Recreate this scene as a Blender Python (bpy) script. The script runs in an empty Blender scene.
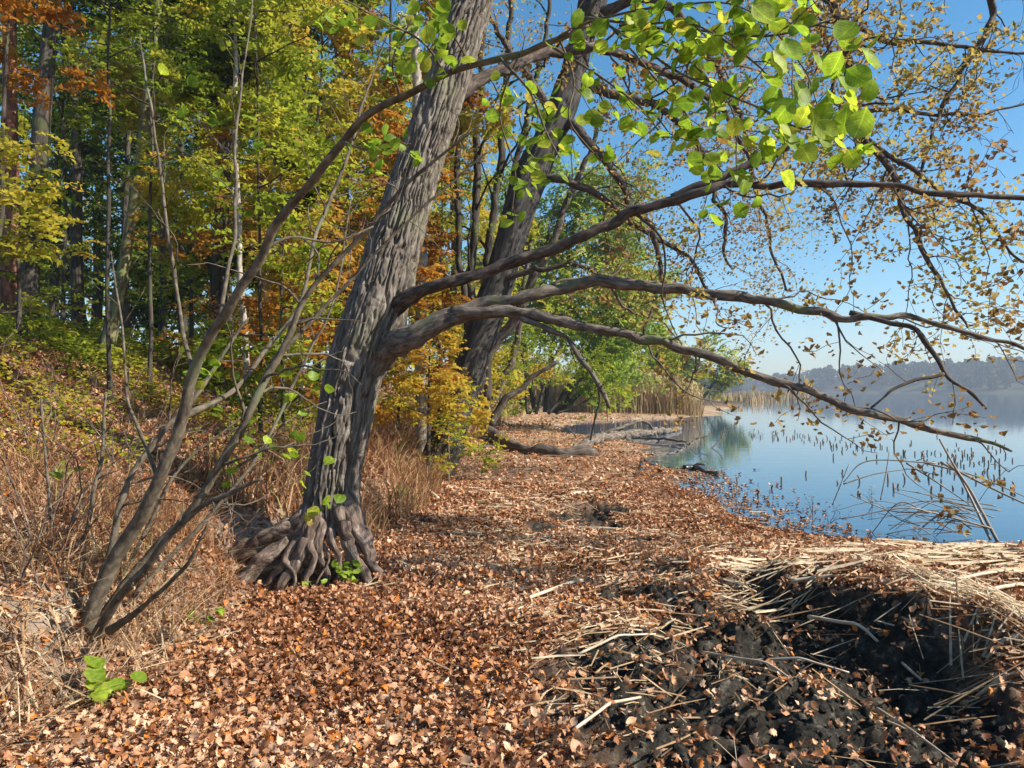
import bpy, math
import numpy as np
rad = math.radians
RNG = np.random.default_rng(11)
F = 769.0            # focal length of the photograph in pixels
HOR = 391.0          # row of the horizon
CAMZ = 1.6

# ------------------------------------------------------------------ camera, light, exposure
scn = bpy.context.scene
COL = scn.collection
cam_d = bpy.data.cameras.new('camera'); cam = bpy.data.objects.new('camera', cam_d); COL.objects.link(cam)
cam_d.sensor_width = 36; cam_d.lens = F / 1024 * 36
cam_d.clip_start = 0.05; cam_d.clip_end = 4000
cam.location = (0, 0, CAMZ); cam.rotation_euler = (rad(90.52), 0, 0)
scn.camera = cam
SUN_EL, SUN_AZ = 37.0, 105.0           # azimuth clockwise from the view direction (+Y)
w = bpy.data.worlds.new('World'); scn.world = w; w.use_nodes = True
nt = w.node_tree; nt.nodes.clear()
sky = nt.nodes.new('ShaderNodeTexSky'); sky.sky_type = 'NISHITA'; sky.sun_disc = False
sky.sun_elevation = rad(SUN_EL); sky.sun_rotation = rad(SUN_AZ)
sky.altitude = 100; sky.air_density = 1.0; sky.dust_density = 0.9; sky.ozone_density = 4.0
bg = nt.nodes.new('ShaderNodeBackground'); bg.inputs[1].default_value = 0.098
wo = nt.nodes.new('ShaderNodeOutputWorld')
hs = nt.nodes.new('ShaderNodeHueSaturation'); hs.inputs['Saturation'].default_value = 1.28; hs.inputs['Hue'].default_value = .488
nt.links.new(sky.outputs[0], hs.inputs['Color']); nt.links.new(hs.outputs[0], bg.inputs[0]); nt.links.new(bg.outputs[0], wo.inputs[0])
sd = bpy.data.lights.new('sun', 'SUN'); sd.energy = 5.0; sd.angle = rad(0.5); sd.color = (1, .93, .82)
sun = bpy.data.objects.new('sun', sd); COL.objects.link(sun)
sun.rotation_euler = (rad(90 - SUN_EL), 0, rad(180 - SUN_AZ))
scn.view_settings.view_transform = 'Standard'; scn.view_settings.look = 'None'
scn.view_settings.gamma = 1; scn.view_settings.use_curve_mapping = False
scn.view_settings.exposure = 0.9
cy = scn.cycles
cy.max_bounces = 6; cy.diffuse_bounces = 3; cy.glossy_bounces = 3; cy.transmission_bounces = 3
cy.transparent_max_bounces = 4; cy.volume_bounces = 0
cy.caustics_reflective = False; cy.caustics_refractive = False
cy.use_adaptive_sampling = True; cy.adaptive_threshold = 0.02
cy.use_denoising = True

# ------------------------------------------------------------------ helpers
def P(px, py, Y):
    return np.array([(px - 512) / F * Y, Y, CAMZ - (py - HOR) / F * Y])

def _hash(ix, iy, iz, seed):
    h = (ix * 374761393 + iy * 668265263 + iz * 2147483647 + seed * 974634777) & 0xffffffff
    h = ((h ^ (h >> 13)) * 1274126177) & 0xffffffff
    h = ((h ^ (h >> 16)) * 2246822519) & 0xffffffff
    return ((h ^ (h >> 15)) & 0xffff) / 65535.0

def noise3(x, y, z, seed=0):
    x, y, z = np.broadcast_arrays(np.asarray(x, float), np.asarray(y, float), np.asarray(z, float))
    ix, iy, iz = np.floor(x).astype(np.int64), np.floor(y).astype(np.int64), np.floor(z).astype(np.int64)
    fx, fy, fz = x - ix, y - iy, z - iz
    fx, fy, fz = [f * f * (3 - 2 * f) for f in (fx, fy, fz)]
    r = 0
    for a in (0, 1):
        wx = fx if a else 1 - fx
        for b in (0, 1):
            wy = fy if b else 1 - fy
            for c in (0, 1):
                wz = fz if c else 1 - fz
                r = r + wx * wy * wz * _hash(ix + a, iy + b, iz + c, seed)
    return r

def noise2(x, y, seed=0):
    x, y = np.broadcast_arrays(np.asarray(x, float), np.asarray(y, float))
    ix, iy = np.floor(x).astype(np.int64), np.floor(y).astype(np.int64)
    fx, fy = x - ix, y - iy
    fx, fy = fx * fx * (3 - 2 * fx), fy * fy * (3 - 2 * fy)
    z = np.zeros_like(ix)
    return ((1 - fx) * (1 - fy) * _hash(ix, iy, z, seed) + fx * (1 - fy) * _hash(ix + 1, iy, z, seed)
            + (1 - fx) * fy * _hash(ix, iy + 1, z, seed) + fx * fy * _hash(ix + 1, iy + 1, z, seed))

def sstep(a, b, x):
    t = np.clip((x - a) / (b - a), 0, 1)
    return t * t * (3 - 2 * t)

def unit(v):
    v = np.asarray(v, float)
    return v / (np.linalg.norm(v, axis=-1, keepdims=True) + 1e-12)

def tag(o, label=None, cat=None, group=None, kind=None):
    if label: o['label'] = label
    if cat: o['category'] = cat
    if group: o['group'] = group
    if kind: o['kind'] = kind
    return o

def empty(name, loc, label, cat, group=None):
    o = bpy.data.objects.new(name, None); COL.objects.link(o)
    o.location = [float(v) for v in loc]; o.empty_display_size = .2
    return tag(o, label, cat, group)

def mesh(name, V, Fc, mat, parent=None, smooth=False, **attrs):
    """one mesh object from a vertex array and a face array (or a list of face arrays); world coordinates"""
    V = np.asarray(V, np.float32)
    if parent is not None:
        V = V - np.array(parent.location, np.float32)
        pp = parent.parent
        while pp is not None:
            V = V - np.array(pp.location, np.float32); pp = pp.parent
    fl = Fc if isinstance(Fc, list) and isinstance(Fc[0], np.ndarray) else [np.array(Fc)]
    fl = [np.asarray(f, np.int32) for f in fl if len(f)]
    me = bpy.data.meshes.new(name)
    me.vertices.add(len(V)); me.vertices.foreach_set('co', V.ravel())
    loops = np.concatenate([f.ravel() for f in fl])
    tot = np.concatenate([np.full(len(f), f.shape[1], np.int32) for f in fl])
    st = np.concatenate([[0], np.cumsum(tot)[:-1]]).astype(np.int32)
    me.loops.add(len(loops)); me.loops.foreach_set('vertex_index', loops)
    me.polygons.add(len(tot)); me.polygons.foreach_set('loop_start', st); me.polygons.foreach_set('loop_total', tot)
    if smooth: me.polygons.foreach_set('use_smooth', np.ones(len(tot), bool))
    for k, a in attrs.items():
        a = np.asarray(a, np.float32)
        if a.ndim == 2:
            at = me.attributes.new(k, 'FLOAT_VECTOR', 'POINT'); at.data.foreach_set('vector', a.ravel())
        else:
            at = me.attributes.new(k, 'FLOAT', 'POINT'); at.data.foreach_set('value', a)
    me.update(calc_edges=True)
    me.materials.append(mat)
    o = bpy.data.objects.new(name, me); COL.objects.link(o)
    if parent is not None: o.parent = parent
    return o

def catmull(pts, step):
    """smooth resampling of points with any number of columns; the first three are the position"""
    pts = np.asarray(pts, float)
    if len(pts) < 3:
        n = max(2, int(np.linalg.norm(pts[-1, :3] - pts[0, :3]) / step) + 1)
        t = np.linspace(0, 1, n)[:, None]
        return pts[0] * (1 - t) + pts[-1] * t
    ext = np.vstack([2 * pts[0] - pts[1], pts, 2 * pts[-1] - pts[-2]])
    out = []
    for i in range(len(pts) - 1):
        p0, p1, p2, p3 = ext[i:i + 4]
        n = max(1, int(round(np.linalg.norm((p2 - p1)[:3]) / step)))
        t = (np.arange(n) / n)[:, None]
        out.append(.5 * (2 * p1 + (p2 - p0) * t + (2 * p0 - 5 * p1 + 4 * p2 - p3) * t ** 2 + (3 * p1 - p0 - 3 * p2 + p3) * t ** 3))
    out.append(pts[-1:])
    return np.vstack(out)

def tube(c, r, seg, disp=None, l0=0.):
    """tube along the points c with radii r; returns V, F, bark coordinates"""
    c = np.asarray(c, float); r = np.asarray(r, float); n = len(c)
    t = unit(np.gradient(c, axis=0))
    ref = np.eye(3)[np.argmin(np.abs(unit(c[-1] - c[0])))]
    a = unit(np.cross(t, ref)); b = np.cross(t, a)
    th = np.arange(seg) / seg * 2 * math.pi
    co, si = np.cos(th), np.sin(th)
    l = np.concatenate([[0], np.cumsum(np.linalg.norm(np.diff(c, axis=0), axis=1))]) + l0
    rr = r[:, None] * np.ones(seg)
    bk = np.stack([rr * co, rr * si, l[:, None] * np.ones(seg)], -1)
    if disp is not None: rr = rr + disp(bk, l[:, None], th[None, :])
    V = c[:, None] + rr[..., None] * (a[:, None] * co[None, :, None] + b[:, None] * si[None, :, None])
    i = np.arange(n - 1)[:, None] * seg; j = np.arange(seg)[None]; k = (j + 1) % seg
    Fq = np.stack([i + j, i + k, i + seg + k, i + seg + j], -1).reshape(-1, 4)
    V = np.vstack([V.reshape(-1, 3), c[:1], c[-1:]])
    bk = np.vstack([bk.reshape(-1, 3), bk[0, :1], bk[-1, :1]])
    jj = np.arange(seg); kk = (jj + 1) % seg
    q0 = np.stack([kk, jj, np.full(seg, n * seg)], -1)
    q1 = np.stack([(n - 1) * seg + jj, (n - 1) * seg + kk, np.full(seg, n * seg + 1)], -1)
    return V, Fq, np.vstack([q0, q1]), bk

def join(parts):
    """parts: list of (V, quads, tris, bk)"""
    Vs, Q, T, B, o = [], [], [], [], 0
    for V, q, t, b in parts:
        Vs.append(V); Q.append(q + o); T.append(t + o); B.append(b); o += len(V)
    return np.vstack(Vs), [np.vstack(Q), np.vstack(T)], np.vstack(B)

def wood(name, parts, mat, parent=None):
    V, Fc, B = join(parts)
    return mesh(name, V, Fc, mat, parent, smooth=True, bk=B)

def traced(pts, step=.08):
    """pts: rows (px, py, depth, width in px) -> centres and radii"""
    a = np.array([[*P(p[0], p[1], p[2]), p[3] / 2 / F * p[2]] for p in pts])
    a = catmull(a, step)
    return a[:, :3], np.maximum(a[:, 3], .0015)

def wiggle(c, amp, freq, seed):
    l = np.concatenate([[0], np.cumsum(np.linalg.norm(np.diff(c, axis=0), axis=1))])
    fade = np.minimum(1, l / .4)[:, None]
    off = np.stack([noise2(l * freq, 7.1 + i * 31, seed) - .5 for i in range(3)], -1)
    off2 = np.stack([noise2(l * freq * 3.1, 3.1 + i * 17, seed + 5) - .5 for i in range(3)], -1)
    return c + (off + .4 * off2) * amp * 2 * fade

# leaves -------------------------------------------------------------
def leafgrid(widths, fold=.25, curl=0., bend=0., twist=0.):
    n = len(widths); y = np.linspace(0, 1, n); V = []
    for i in range(n):
        for s in (-1, 0, 1):
            x = s * widths[i]
            z = abs(x) * fold + curl * (y[i] - .5) ** 2 * 2 + bend * y[i] + twist * x * (y[i] - .5) * 2 + curl * x * x * 2
            V.append((x, y[i] - .5 + (.06 * abs(s)), z))
    Fq = []
    for i in range(n - 1):
        for s in (0, 1):
            a = i * 3 + s
            Fq.append((a, a + 1, a + 4, a + 3))
    return np.array(V), np.array(Fq)

OAKW = [.03, .07, .2, .13, .33, .2, .37, .22, .3, .1]
def oakset(k, widths, rng):
    return [leafgrid([w_ * rng.uniform(.8, 1.15) for w_ in widths], rng.uniform(-.8, 1.), rng.uniform(-.9, 1.1), rng.uniform(-.3, .3), rng.uniform(-1.4, 1.4)) for _ in range(k)]
_r = np.random.default_rng(3)
OAK_HI = oakset(10, OAKW, _r)
OAK_MID = oakset(8, [.05, .3, .2, .38, .08], _r)
OAK_LO = oakset(6, [.08, .36, .1], _r)
ROUND = [leafgrid([.05, .3, .42, .46, .43, .32, .12], f, c, 0, t) for f, c, t in ((.15, .15, .2), (.25, -.2, -.2), (.05, .3, .3), (.3, .1, 0), (.2, -.3, .4))]
OVAL = [leafgrid([.03, .24, .3, .2, .02], f, c, 0, 0) for f, c in ((.2, .2), (.3, -.2), (.1, .1))]
DIA = [(np.array([[0, -.5, 0], [.32, 0, z], [0, .5, b], [-.32, 0, z]]), np.array([[0, 1, 2, 3]])) for z, b in ((.1, 0), (.18, .1), (-.1, .05), (.02, -.1))]

def spray(k, rng, leaf=.2):
    """a flat twig end with leaves to both sides, about one unit long"""
    Vs, Fs = [], []
    for q in range(k):
        y = q / (k - 1); sd = 1 if q % 2 else -1
        wd = leaf * (.55 + .6 * math.sin(math.pi * min(1, y * .8 + .2)))
        a = sd * rng.uniform(.5, 1.1) if q < k - 1 else 0
        ux, uy = math.sin(a), math.cos(a); px_, py_ = uy, -ux
        b = np.array([0.02 * sd, y - .5, rng.normal(0, .03) - .15 * y * y]); L = wd * 1.5; z = rng.normal(0, .07); z2 = rng.normal(-.03, .07)
        Vs += [b, b + [ux * L * .5 + px_ * wd * .45, uy * L * .5 + py_ * wd * .45, z], b + [ux * L, uy * L, z2], b + [ux * L * .5 - px_ * wd * .45, uy * L * .5 - py_ * wd * .45, -z * .3]]
        Fs.append([4 * q, 4 * q + 1, 4 * q + 2, 4 * q + 3])
    return np.array(Vs), np.array(Fs)
SPRAY = [spray(k, _r, .145) for k in (11, 13, 12, 15, 10, 14)]

def frames(nrm, yaw):
    nrm = unit(nrm)
    ref = np.where(np.abs(nrm[:, 2:3]) < .9, np.array([[0, 0, 1.]]), np.array([[1., 0, 0]]))
    a = unit(np.cross(ref, nrm)); b = np.cross(nrm, a)
    c, s = np.cos(yaw)[:, None], np.sin(yaw)[:, None]
    x = a * c + b * s; y = -a * s + b * c
    return np.stack([x, y, nrm], -1)

def inst(variants, pos, nrm, yaw, scl, rnd, rng=RNG):
    Rm = frames(nrm, yaw); idx = rng.integers(0, len(variants), len(pos))
    Vs, Fs, A, o = [], [], [], 0; inst.loc = []
    for v, (lv, lf) in enumerate(variants):
        m = idx == v
        if not m.any(): continue
        X = np.einsum('nij,kj->nki', Rm[m], lv) * scl[m][:, None, None] + pos[m][:, None]
        k = len(lv); cnt = m.sum()
        Vs.append(X.reshape(-1, 3)); Fs.append((lf[None] + (np.arange(cnt) * k)[:, None, None] + o).reshape(-1, lf.shape[1]))
        A.append(np.repeat(rnd[m], k)); o += cnt * k; inst.loc.append(np.tile(lv, (cnt, 1)))
    return np.vstack(Vs), np.vstack(Fs), np.concatenate(A)

def joinl(parts):
    Vs, Fs, A, o = [], [], [], 0
    for V, f, a in parts:
        Vs.append(V); Fs.append(f + o); A.append(a); o += len(V)
    return np.vstack(Vs), Fs, np.concatenate(A)

def randn(n, tilt, rng=RNG):
    """normals about +Z with a spread"""
    v = rng.normal(0, tilt, (n, 3)); v[:, 2] = 1
    return v

def blades(base, h, lean, width, rng=RNG, rows=4, droop=.5):
    """ribbons: base (n,3), height (n), lean (n,2) horizontal offset of the tip"""
    n = len(base); t = np.linspace(0, 1, rows)
    az = rng.uniform(0, 2 * math.pi, n)
    sx, sy = np.cos(az), np.sin(az)
    c = np.zeros((n, rows, 3))
    c[:, :, 0] = base[:, 0:1] + lean[:, 0:1] * t ** 1.7
    c[:, :, 1] = base[:, 1:2] + lean[:, 1:2] * t ** 1.7
    c[:, :, 2] = base[:, 2:3] + h[:, None] * (t - droop * .5 * t ** 3)
    wd = np.asarray(width)[:, None] * (1 - .85 * t ** 2) * .5
    off = np.stack([sx[:, None] * wd, sy[:, None] * wd, 0 * wd], -1)
    V = np.stack([c - off, c + off], 2).reshape(-1, 3)
    i = np.arange(rows - 1) * 2
    q = np.stack([i, i + 1, i + 3, i + 2], -1)
    Fq = (q[None] + (np.arange(n) * rows * 2)[:, None, None]).reshape(-1, 4)
    return V, Fq, np.repeat(rng.random(n), rows * 2)

# materials ----------------------------------------------------------
def newmat(name):
    m = bpy.data.materials.new(name); m.use_nodes = True
    t = m.node_tree; t.nodes.clear()
    o = t.nodes.new('ShaderNodeOutputMaterial')
    return m, t, o
def nd(t, kind, **kw):
    n = t.nodes.new('ShaderNode' + kind)
    for k, v in kw.items():
        if k.startswith('i_'): n.inputs[int(k[2:])].default_value = v
        else: setattr(n, k, v)
    return n
def ramp(t, fac, cols, interp='LINEAR'):
    r = t.nodes.new('ShaderNodeValToRGB'); e = r.color_ramp.elements; r.color_ramp.interpolation = interp
    while len(e) < len(cols): e.new(.5)
    for k, c in enumerate(cols):
        p, c = (c if isinstance(c[0], (int, float)) and len(c) == 2 else (k / (len(cols) - 1), c))
        e[k].position = p; e[k].color = (*c, 1)
    t.links.new(fac, r.inputs[0]); return r.outputs[0]
def attr(t, name):
    a = t.nodes.new('ShaderNodeAttribute'); a.attribute_name = name; return a

def leafmat(name, cols, trans=.4, gloss=0., fine=0., veins=False):
    m, t, o = newmat(name)
    a = attr(t, 'rnd'); c = ramp(t, a.outputs['Fac'], cols)
    if fine:
        tc = nd(t, 'NewGeometry'); n = nd(t, 'TexNoise'); n.inputs['Scale'].default_value = fine
        n.inputs['Detail'].default_value = 3
        t.links.new(tc.outputs['Position'], n.inputs['Vector'])
        mr = nd(t, 'MapRange', i_1=.3, i_2=.7, i_3=.65, i_4=1.25); t.links.new(n.outputs[0], mr.inputs[0])
        mx = nd(t, 'Mix', data_type='RGBA', blend_type='MULTIPLY'); mx.inputs[0].default_value = 1
        t.links.new(c, mx.inputs[6]); t.links.new(mr.outputs[0], mx.inputs[7]); c = mx.outputs[2]
    if veins:
        lc = attr(t, 'lc'); sx = nd(t, 'SeparateXYZ'); t.links.new(lc.outputs['Vector'], sx.inputs[0])
        ab = nd(t, 'Math', operation='ABSOLUTE'); t.links.new(sx.outputs[0], ab.inputs[0])
        ma = nd(t, 'Math', operation='MULTIPLY_ADD', i_1=-.7); t.links.new(ab.outputs[0], ma.inputs[0]); t.links.new(sx.outputs[1], ma.inputs[2])
        m7 = nd(t, 'Math', operation='MULTIPLY', i_1=8.); t.links.new(ma.outputs[0], m7.inputs[0])
        pp = nd(t, 'Math', operation='PINGPONG', i_1=.5); t.links.new(m7.outputs[0], pp.inputs[0])
        r1 = nd(t, 'MapRange', i_1=.0, i_2=.12, i_3=1.45, i_4=1.); t.links.new(pp.outputs[0], r1.inputs[0])
        r2 = nd(t, 'MapRange', i_1=.01, i_2=.035, i_3=1.6, i_4=1.); t.links.new(ab.outputs[0], r2.inputs[0])
        mxx = nd(t, 'Math', operation='MAXIMUM'); t.links.new(r1.outputs[0], mxx.inputs[0]); t.links.new(r2.outputs[0], mxx.inputs[1])
        mv = nd(t, 'Mix', data_type='RGBA', blend_type='MULTIPLY'); mv.inputs[0].default_value = 1
        t.links.new(c, mv.inputs[6]); t.links.new(mxx.outputs[0], mv.inputs[7]); c = mv.outputs[2]
    d = nd(t, 'BsdfDiffuse'); tr = nd(t, 'BsdfTranslucent'); mx = nd(t, 'MixShader', i_0=trans)
    t.links.new(c, d.inputs[0]); t.links.new(c, tr.inputs[0])
    t.links.new(d.outputs[0], mx.inputs[1]); t.links.new(tr.outputs[0], mx.inputs[2])
    s = mx.outputs[0]
    if gloss:
        g = nd(t, 'BsdfGlossy'); g.inputs['Roughness'].default_value = .5
        m2 = nd(t, 'MixShader', i_0=gloss); t.links.new(s, m2.inputs[1]); t.links.new(g.outputs[0], m2.inputs[2]); s = m2.outputs[0]
    t.links.new(s, o.inputs[0]); return m

def barkmat(name, c1, c2, c3, scale=26., stretch=.16, bump=.9, dist=.02, moss=None):
    m, t, o = newmat(name)
    a = attr(t, 'bk'); mp = nd(t, 'Mapping'); mp.inputs['Scale'].default_value = (1, 1, stretch)
    t.links.new(a.outputs['Vector'], mp.inputs['Vector'])
    n1 = nd(t, 'TexNoise'); n1.inputs['Scale'].default_value = scale; n1.inputs['Detail'].default_value = 6; n1.inputs['Distortion'].default_value = .6
    n2 = nd(t, 'TexNoise'); n2.inputs['Scale'].default_value = 2.2; n2.inputs['Detail'].default_value = 4
    n3 = nd(t, 'TexNoise'); n3.inputs['Scale'].default_value = scale * 5; n3.inputs['Detail'].default_value = 4
    t.links.new(mp.outputs[0], n1.inputs['Vector']); t.links.new(a.outputs['Vector'], n2.inputs['Vector']); t.links.new(mp.outputs[0], n3.inputs['Vector'])
    c = ramp(t, n1.outputs[0], [(.3, c1), (.52, c2), (.72, c3)])
    if moss:
        mr = nd(t, 'MapRange', i_1=.52, i_2=.68); t.links.new(n2.outputs[0], mr.inputs[0])
        mx = nd(t, 'Mix', data_type='RGBA'); t.links.new(mr.outputs[0], mx.inputs[0]); t.links.new(c, mx.inputs[6]); mx.inputs[7].default_value = (*moss, 1); c = mx.outputs[2]
    ad = nd(t, 'Math', operation='MULTIPLY_ADD', i_1=.35); t.links.new(n3.outputs[0], ad.inputs[0]); t.links.new(n1.outputs[0], ad.inputs[2])
    b = nd(t, 'Bump'); b.inputs['Strength'].default_value = bump; b.inputs['Distance'].default_value = dist
    t.links.new(ad.outputs[0], b.inputs['Height'])
    p = nd(t, 'BsdfPrincipled'); p.inputs['Roughness'].default_value = .85; p.inputs['Specular IOR Level'].default_value = .25
    t.links.new(c, p.inputs['Base Color']); t.links.new(b.outputs[0], p.inputs['Normal'])
    t.links.new(p.outputs[0], o.inputs[0]); return m

M = {}
M['oak_bark'] = barkmat('oak_bark', (.058, .044, .033), (.15, .124, .098), (.29, .25, .205), 34, .16, 1., .014, moss=(.17, .16, .1))
M['oak_branch'] = barkmat('oak_branch_bark', (.05, .038, .03), (.14, .11, .085), (.26, .22, .17), 40, .3, .8, .01, moss=(.16, .17, .07))
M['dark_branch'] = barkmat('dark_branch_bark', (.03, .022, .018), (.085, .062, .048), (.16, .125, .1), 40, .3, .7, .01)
M['shaded_oak'] = barkmat('shaded_oak_bark', (.018, .015, .013), (.05, .044, .038), (.1, .088, .078), 24, .15, .8, .02)  # oak bark darkened: the shade on the second oak is put into its colour
M['root'] = barkmat('root_bark', (.05, .034, .026), (.17, .12, .09), (.36, .29, .23), 26, .35, 1., .02)
M['shrub_bark'] = barkmat('smooth_shrub_bark', (.05, .04, .028), (.12, .095, .065), (.22, .18, .125), 30, .6, .8, .006, moss=(.15, .16, .09))
M['pale_bark'] = barkmat('pale_bark', (.16, .13, .1), (.36, .32, .26), (.52, .48, .41), 18, .7, .5, .008)
M['forest_bark'] = barkmat('forest_bark', (.02, .016, .013), (.058, .047, .037), (.11, .094, .075), 18, .2, .9, .02, moss=(.08, .09, .035))
M['pine_bark'] = barkmat('pine_bark', (.07, .03, .02), (.22, .09, .055), (.36, .17, .1), 14, .3, .9, .02)
M['mossy_bark'] = barkmat('mossy_bark', (.06, .05, .03), (.16, .15, .07), (.25, .24, .11), 18, .3, .7, .015, moss=(.17, .19, .06))
M['log_bark'] = barkmat('log_bark', (.035, .027, .022), (.11, .085, .065), (.2, .165, .13), 20, .25, .9, .02)
M['grey_wood'] = barkmat('weathered_wood', (.05, .038, .028), (.14, .11, .083), (.27, .22, .17), 22, .15, .8, .015)
M['litter'] = leafmat('fallen_leaf', [(0, (.07, .026, .013)), (.2, (.23, .085, .033)), (.45, (.43, .19, .08)), (.65, (.56, .3, .155)), (.88, (.7, .48, .31)), (1, (.6, .21, .04))], .22, .03, 45)
M['oakleaf'] = leafmat('autumn_oak_leaf', [(0, (.2, .1, .045)), (.35, (.4, .25, .09)), (.7, (.5, .36, .1)), (1, (.36, .35, .09))], .5)
ALD = [(0, (.13, .22, .018)), (.6, (.3, .43, .03)), (.88, (.45, .52, .045)), (.96, (.46, .42, .05)), (1, (.3, .15, .04))]
M['alder'] = leafmat('green_leaf', ALD, .6, .02, 60, True)
M['herb'] = leafmat('herb_leaf', ALD, .5, .02, 60)
M['yellowgreen'] = leafmat('yellow_green_leaf', [(0, (.07, .12, .015)), (.4, (.25, .31, .03)), (.75, (.48, .47, .05)), (1, (.55, .36, .05))], .6)
M['yellow'] = leafmat('yellow_leaf', [(0, (.26, .27, .03)), (.5, (.52, .43, .05)), (1, (.58, .35, .05))], .6)
M['orange'] = leafmat('orange_leaf', [(0, (.22, .09, .02)), (.5, (.45, .19, .03)), (1, (.5, .3, .05))], .6)
M['green'] = leafmat('dark_green_leaf', [(0, (.03, .055, .012)), (.6, (.07, .11, .02)), (1, (.16, .18, .03))], .45)
M['lakegreen'] = leafmat('bush_leaf', [(0, (.14, .22, .035)), (.5, (.28, .37, .06)), (.85, (.42, .46, .08)), (1, (.52, .42, .09))], .62)
M['straw'] = leafmat('dry_straw', [(0, (.22, .13, .075)), (.4, (.36, .23, .13)), (.75, (.5, .37, .22)), (1, (.62, .5, .34))], .2, 0, 20)
M['brown_grass'] = leafmat('brown_dead_grass', [(0, (.16, .07, .035)), (.5, (.34, .17, .085)), (.85, (.5, .33, .18)), (1, (.3, .27, .08))], .25)
M['reed'] = leafmat('reed_stem', [(0, (.26, .15, .08)), (.5, (.45, .29, .16)), (1, (.42, .36, .15))], .25)
M['farleaf'] = leafmat('far_wood_leaf', [(0, (.03, .038, .02)), (.5, (.065, .065, .028)), (.8, (.13, .095, .03)), (1, (.12, .07, .028))], .2)

def stalkmat(name, c1, c2, rough=.5):
    m, t, o = newmat(name)
    a = attr(t, 'bk'); mp = nd(t, 'Mapping'); mp.inputs['Scale'].default_value = (30, 30, 3)
    n = nd(t, 'TexNoise'); n.inputs['Scale'].default_value = 4; n.inputs['Detail'].default_value = 4
    t.links.new(a.outputs['Vector'], mp.inputs['Vector']); t.links.new(mp.outputs[0], n.inputs['Vector'])
    c = ramp(t, n.outputs[0], [(.3, c1), (.7, c2)])
    p = nd(t, 'BsdfPrincipled'); p.inputs['Roughness'].default_value = rough
    t.links.new(c, p.inputs['Base Color']); t.links.new(p.outputs[0], o.inputs[0]); return m
M['stalk'] = stalkmat('dead_reed_stalk', (.36, .26, .16), (.66, .56, .42))
M['grey_reed'] = stalkmat('grey_reed', (.12, .09, .06), (.36, .29, .21))
M['stub'] = stalkmat('reed_stub', (.1, .07, .045), (.26, .19, .12), .7)
M['wetwood'] = stalkmat('wet_dark_wood', (.015, .012, .01), (.06, .045, .035), .35)

# ground material
def groundmat():
    m, t, o = newmat('leaf_strewn_earth')
    g = nd(t, 'NewGeometry')
    n1 = nd(t, 'TexNoise'); n1.inputs['Scale'].default_value = 14; n1.inputs['Detail'].default_value = 8; n1.inputs['Roughness'].default_value = .7
    v = nd(t, 'TexVoronoi'); v.inputs['Scale'].default_value = 26
    n2 = nd(t, 'TexNoise'); n2.inputs['Scale'].default_value = .8; n2.inputs['Detail'].default_value = 5
    for n in (n1, v, n2): t.links.new(g.outputs['Position'], n.inputs['Vector'])
    c = ramp(t, n1.outputs[0], [(.3, (.05, .028, .018)), (.5, (.13, .075, .045)), (.7, (.3, .19, .12))])
    c2 = ramp(t, v.outputs['Color'], [(.2, (.1, .05, .03)), (.5, (.25, .13, .075)), (.8, (.42, .26, .165))])
    mx = nd(t, 'Mix', data_type='RGBA'); mx.inputs[0].default_value = .5; t.links.new(c, mx.inputs[6]); t.links.new(c2, mx.inputs[7]); c = mx.outputs[2]
    def over(c, at, col):
        a = attr(t, at); mx = nd(t, 'Mix', data_type='RGBA'); t.links.new(a.outputs['Fac'], mx.inputs[0]); t.links.new(c, mx.inputs[6])
        if isinstance(col, tuple): mx.inputs[7].default_value = (*col, 1)
        else: t.links.new(col, mx.inputs[7])
        return mx.outputs[2]
    sandc = ramp(t, n1.outputs[0], [(.35, (.13, .1, .075)), (.65, (.36, .29, .22))])
    mudc = ramp(t, n1.outputs[0], [(.4, (.009, .007, .005)), (.56, (.04, .034, .025)), (.7, (.17, .15, .115))])
    far = ramp(t, n2.outputs[0], [(.35, (.22, .135, .075)), (.65, (.42, .31, .19))])
    c = over(c, 'far', far); c = over(c, 'wood', (.045, .045, .022)); c = over(c, 'sand', sandc); c = over(c, 'mud', mudc)
    b = nd(t, 'Bump'); b.inputs['Strength'].default_value = .9; b.inputs['Distance'].default_value = .03
    t.links.new(n1.outputs[0], b.inputs['Height'])
    p = nd(t, 'BsdfPrincipled'); p.inputs['Roughness'].default_value = .9; p.inputs['Specular IOR Level'].default_value = .2
    t.links.new(c, p.inputs['Base Color']); t.links.new(b.outputs[0], p.inputs['Normal']); t.links.new(p.outputs[0], o.inputs[0]); return m
def watermat():
    m, t, o = newmat('lake_water')
    g = nd(t, 'NewGeometry'); mp = nd(t, 'Mapping'); mp.inputs['Scale'].default_value = (.5, 1.6, 1)
    n = nd(t, 'TexNoise'); n.inputs['Scale'].default_value = 1.2; n.inputs['Detail'].default_value = 3
    t.links.new(g.outputs['Position'], mp.inputs['Vector']); t.links.new(mp.outputs[0], n.inputs['Vector'])
    b = nd(t, 'Bump'); b.inputs['Strength'].default_value = .1; b.inputs['Distance'].default_value = .03
    t.links.new(n.outputs[0], b.inputs['Height'])
    p = nd(t, 'BsdfPrincipled'); p.inputs['Base Color'].default_value = (.025, .075, .14, 1)
    p.inputs['Roughness'].default_value = .04; p.inputs['IOR'].default_value = 1.33
    t.links.new(b.outputs[0], p.inputs['Normal']); t.links.new(p.outputs[0], o.inputs[0]); return m
M['ground'] = groundmat(); M['water'] = watermat()

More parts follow.
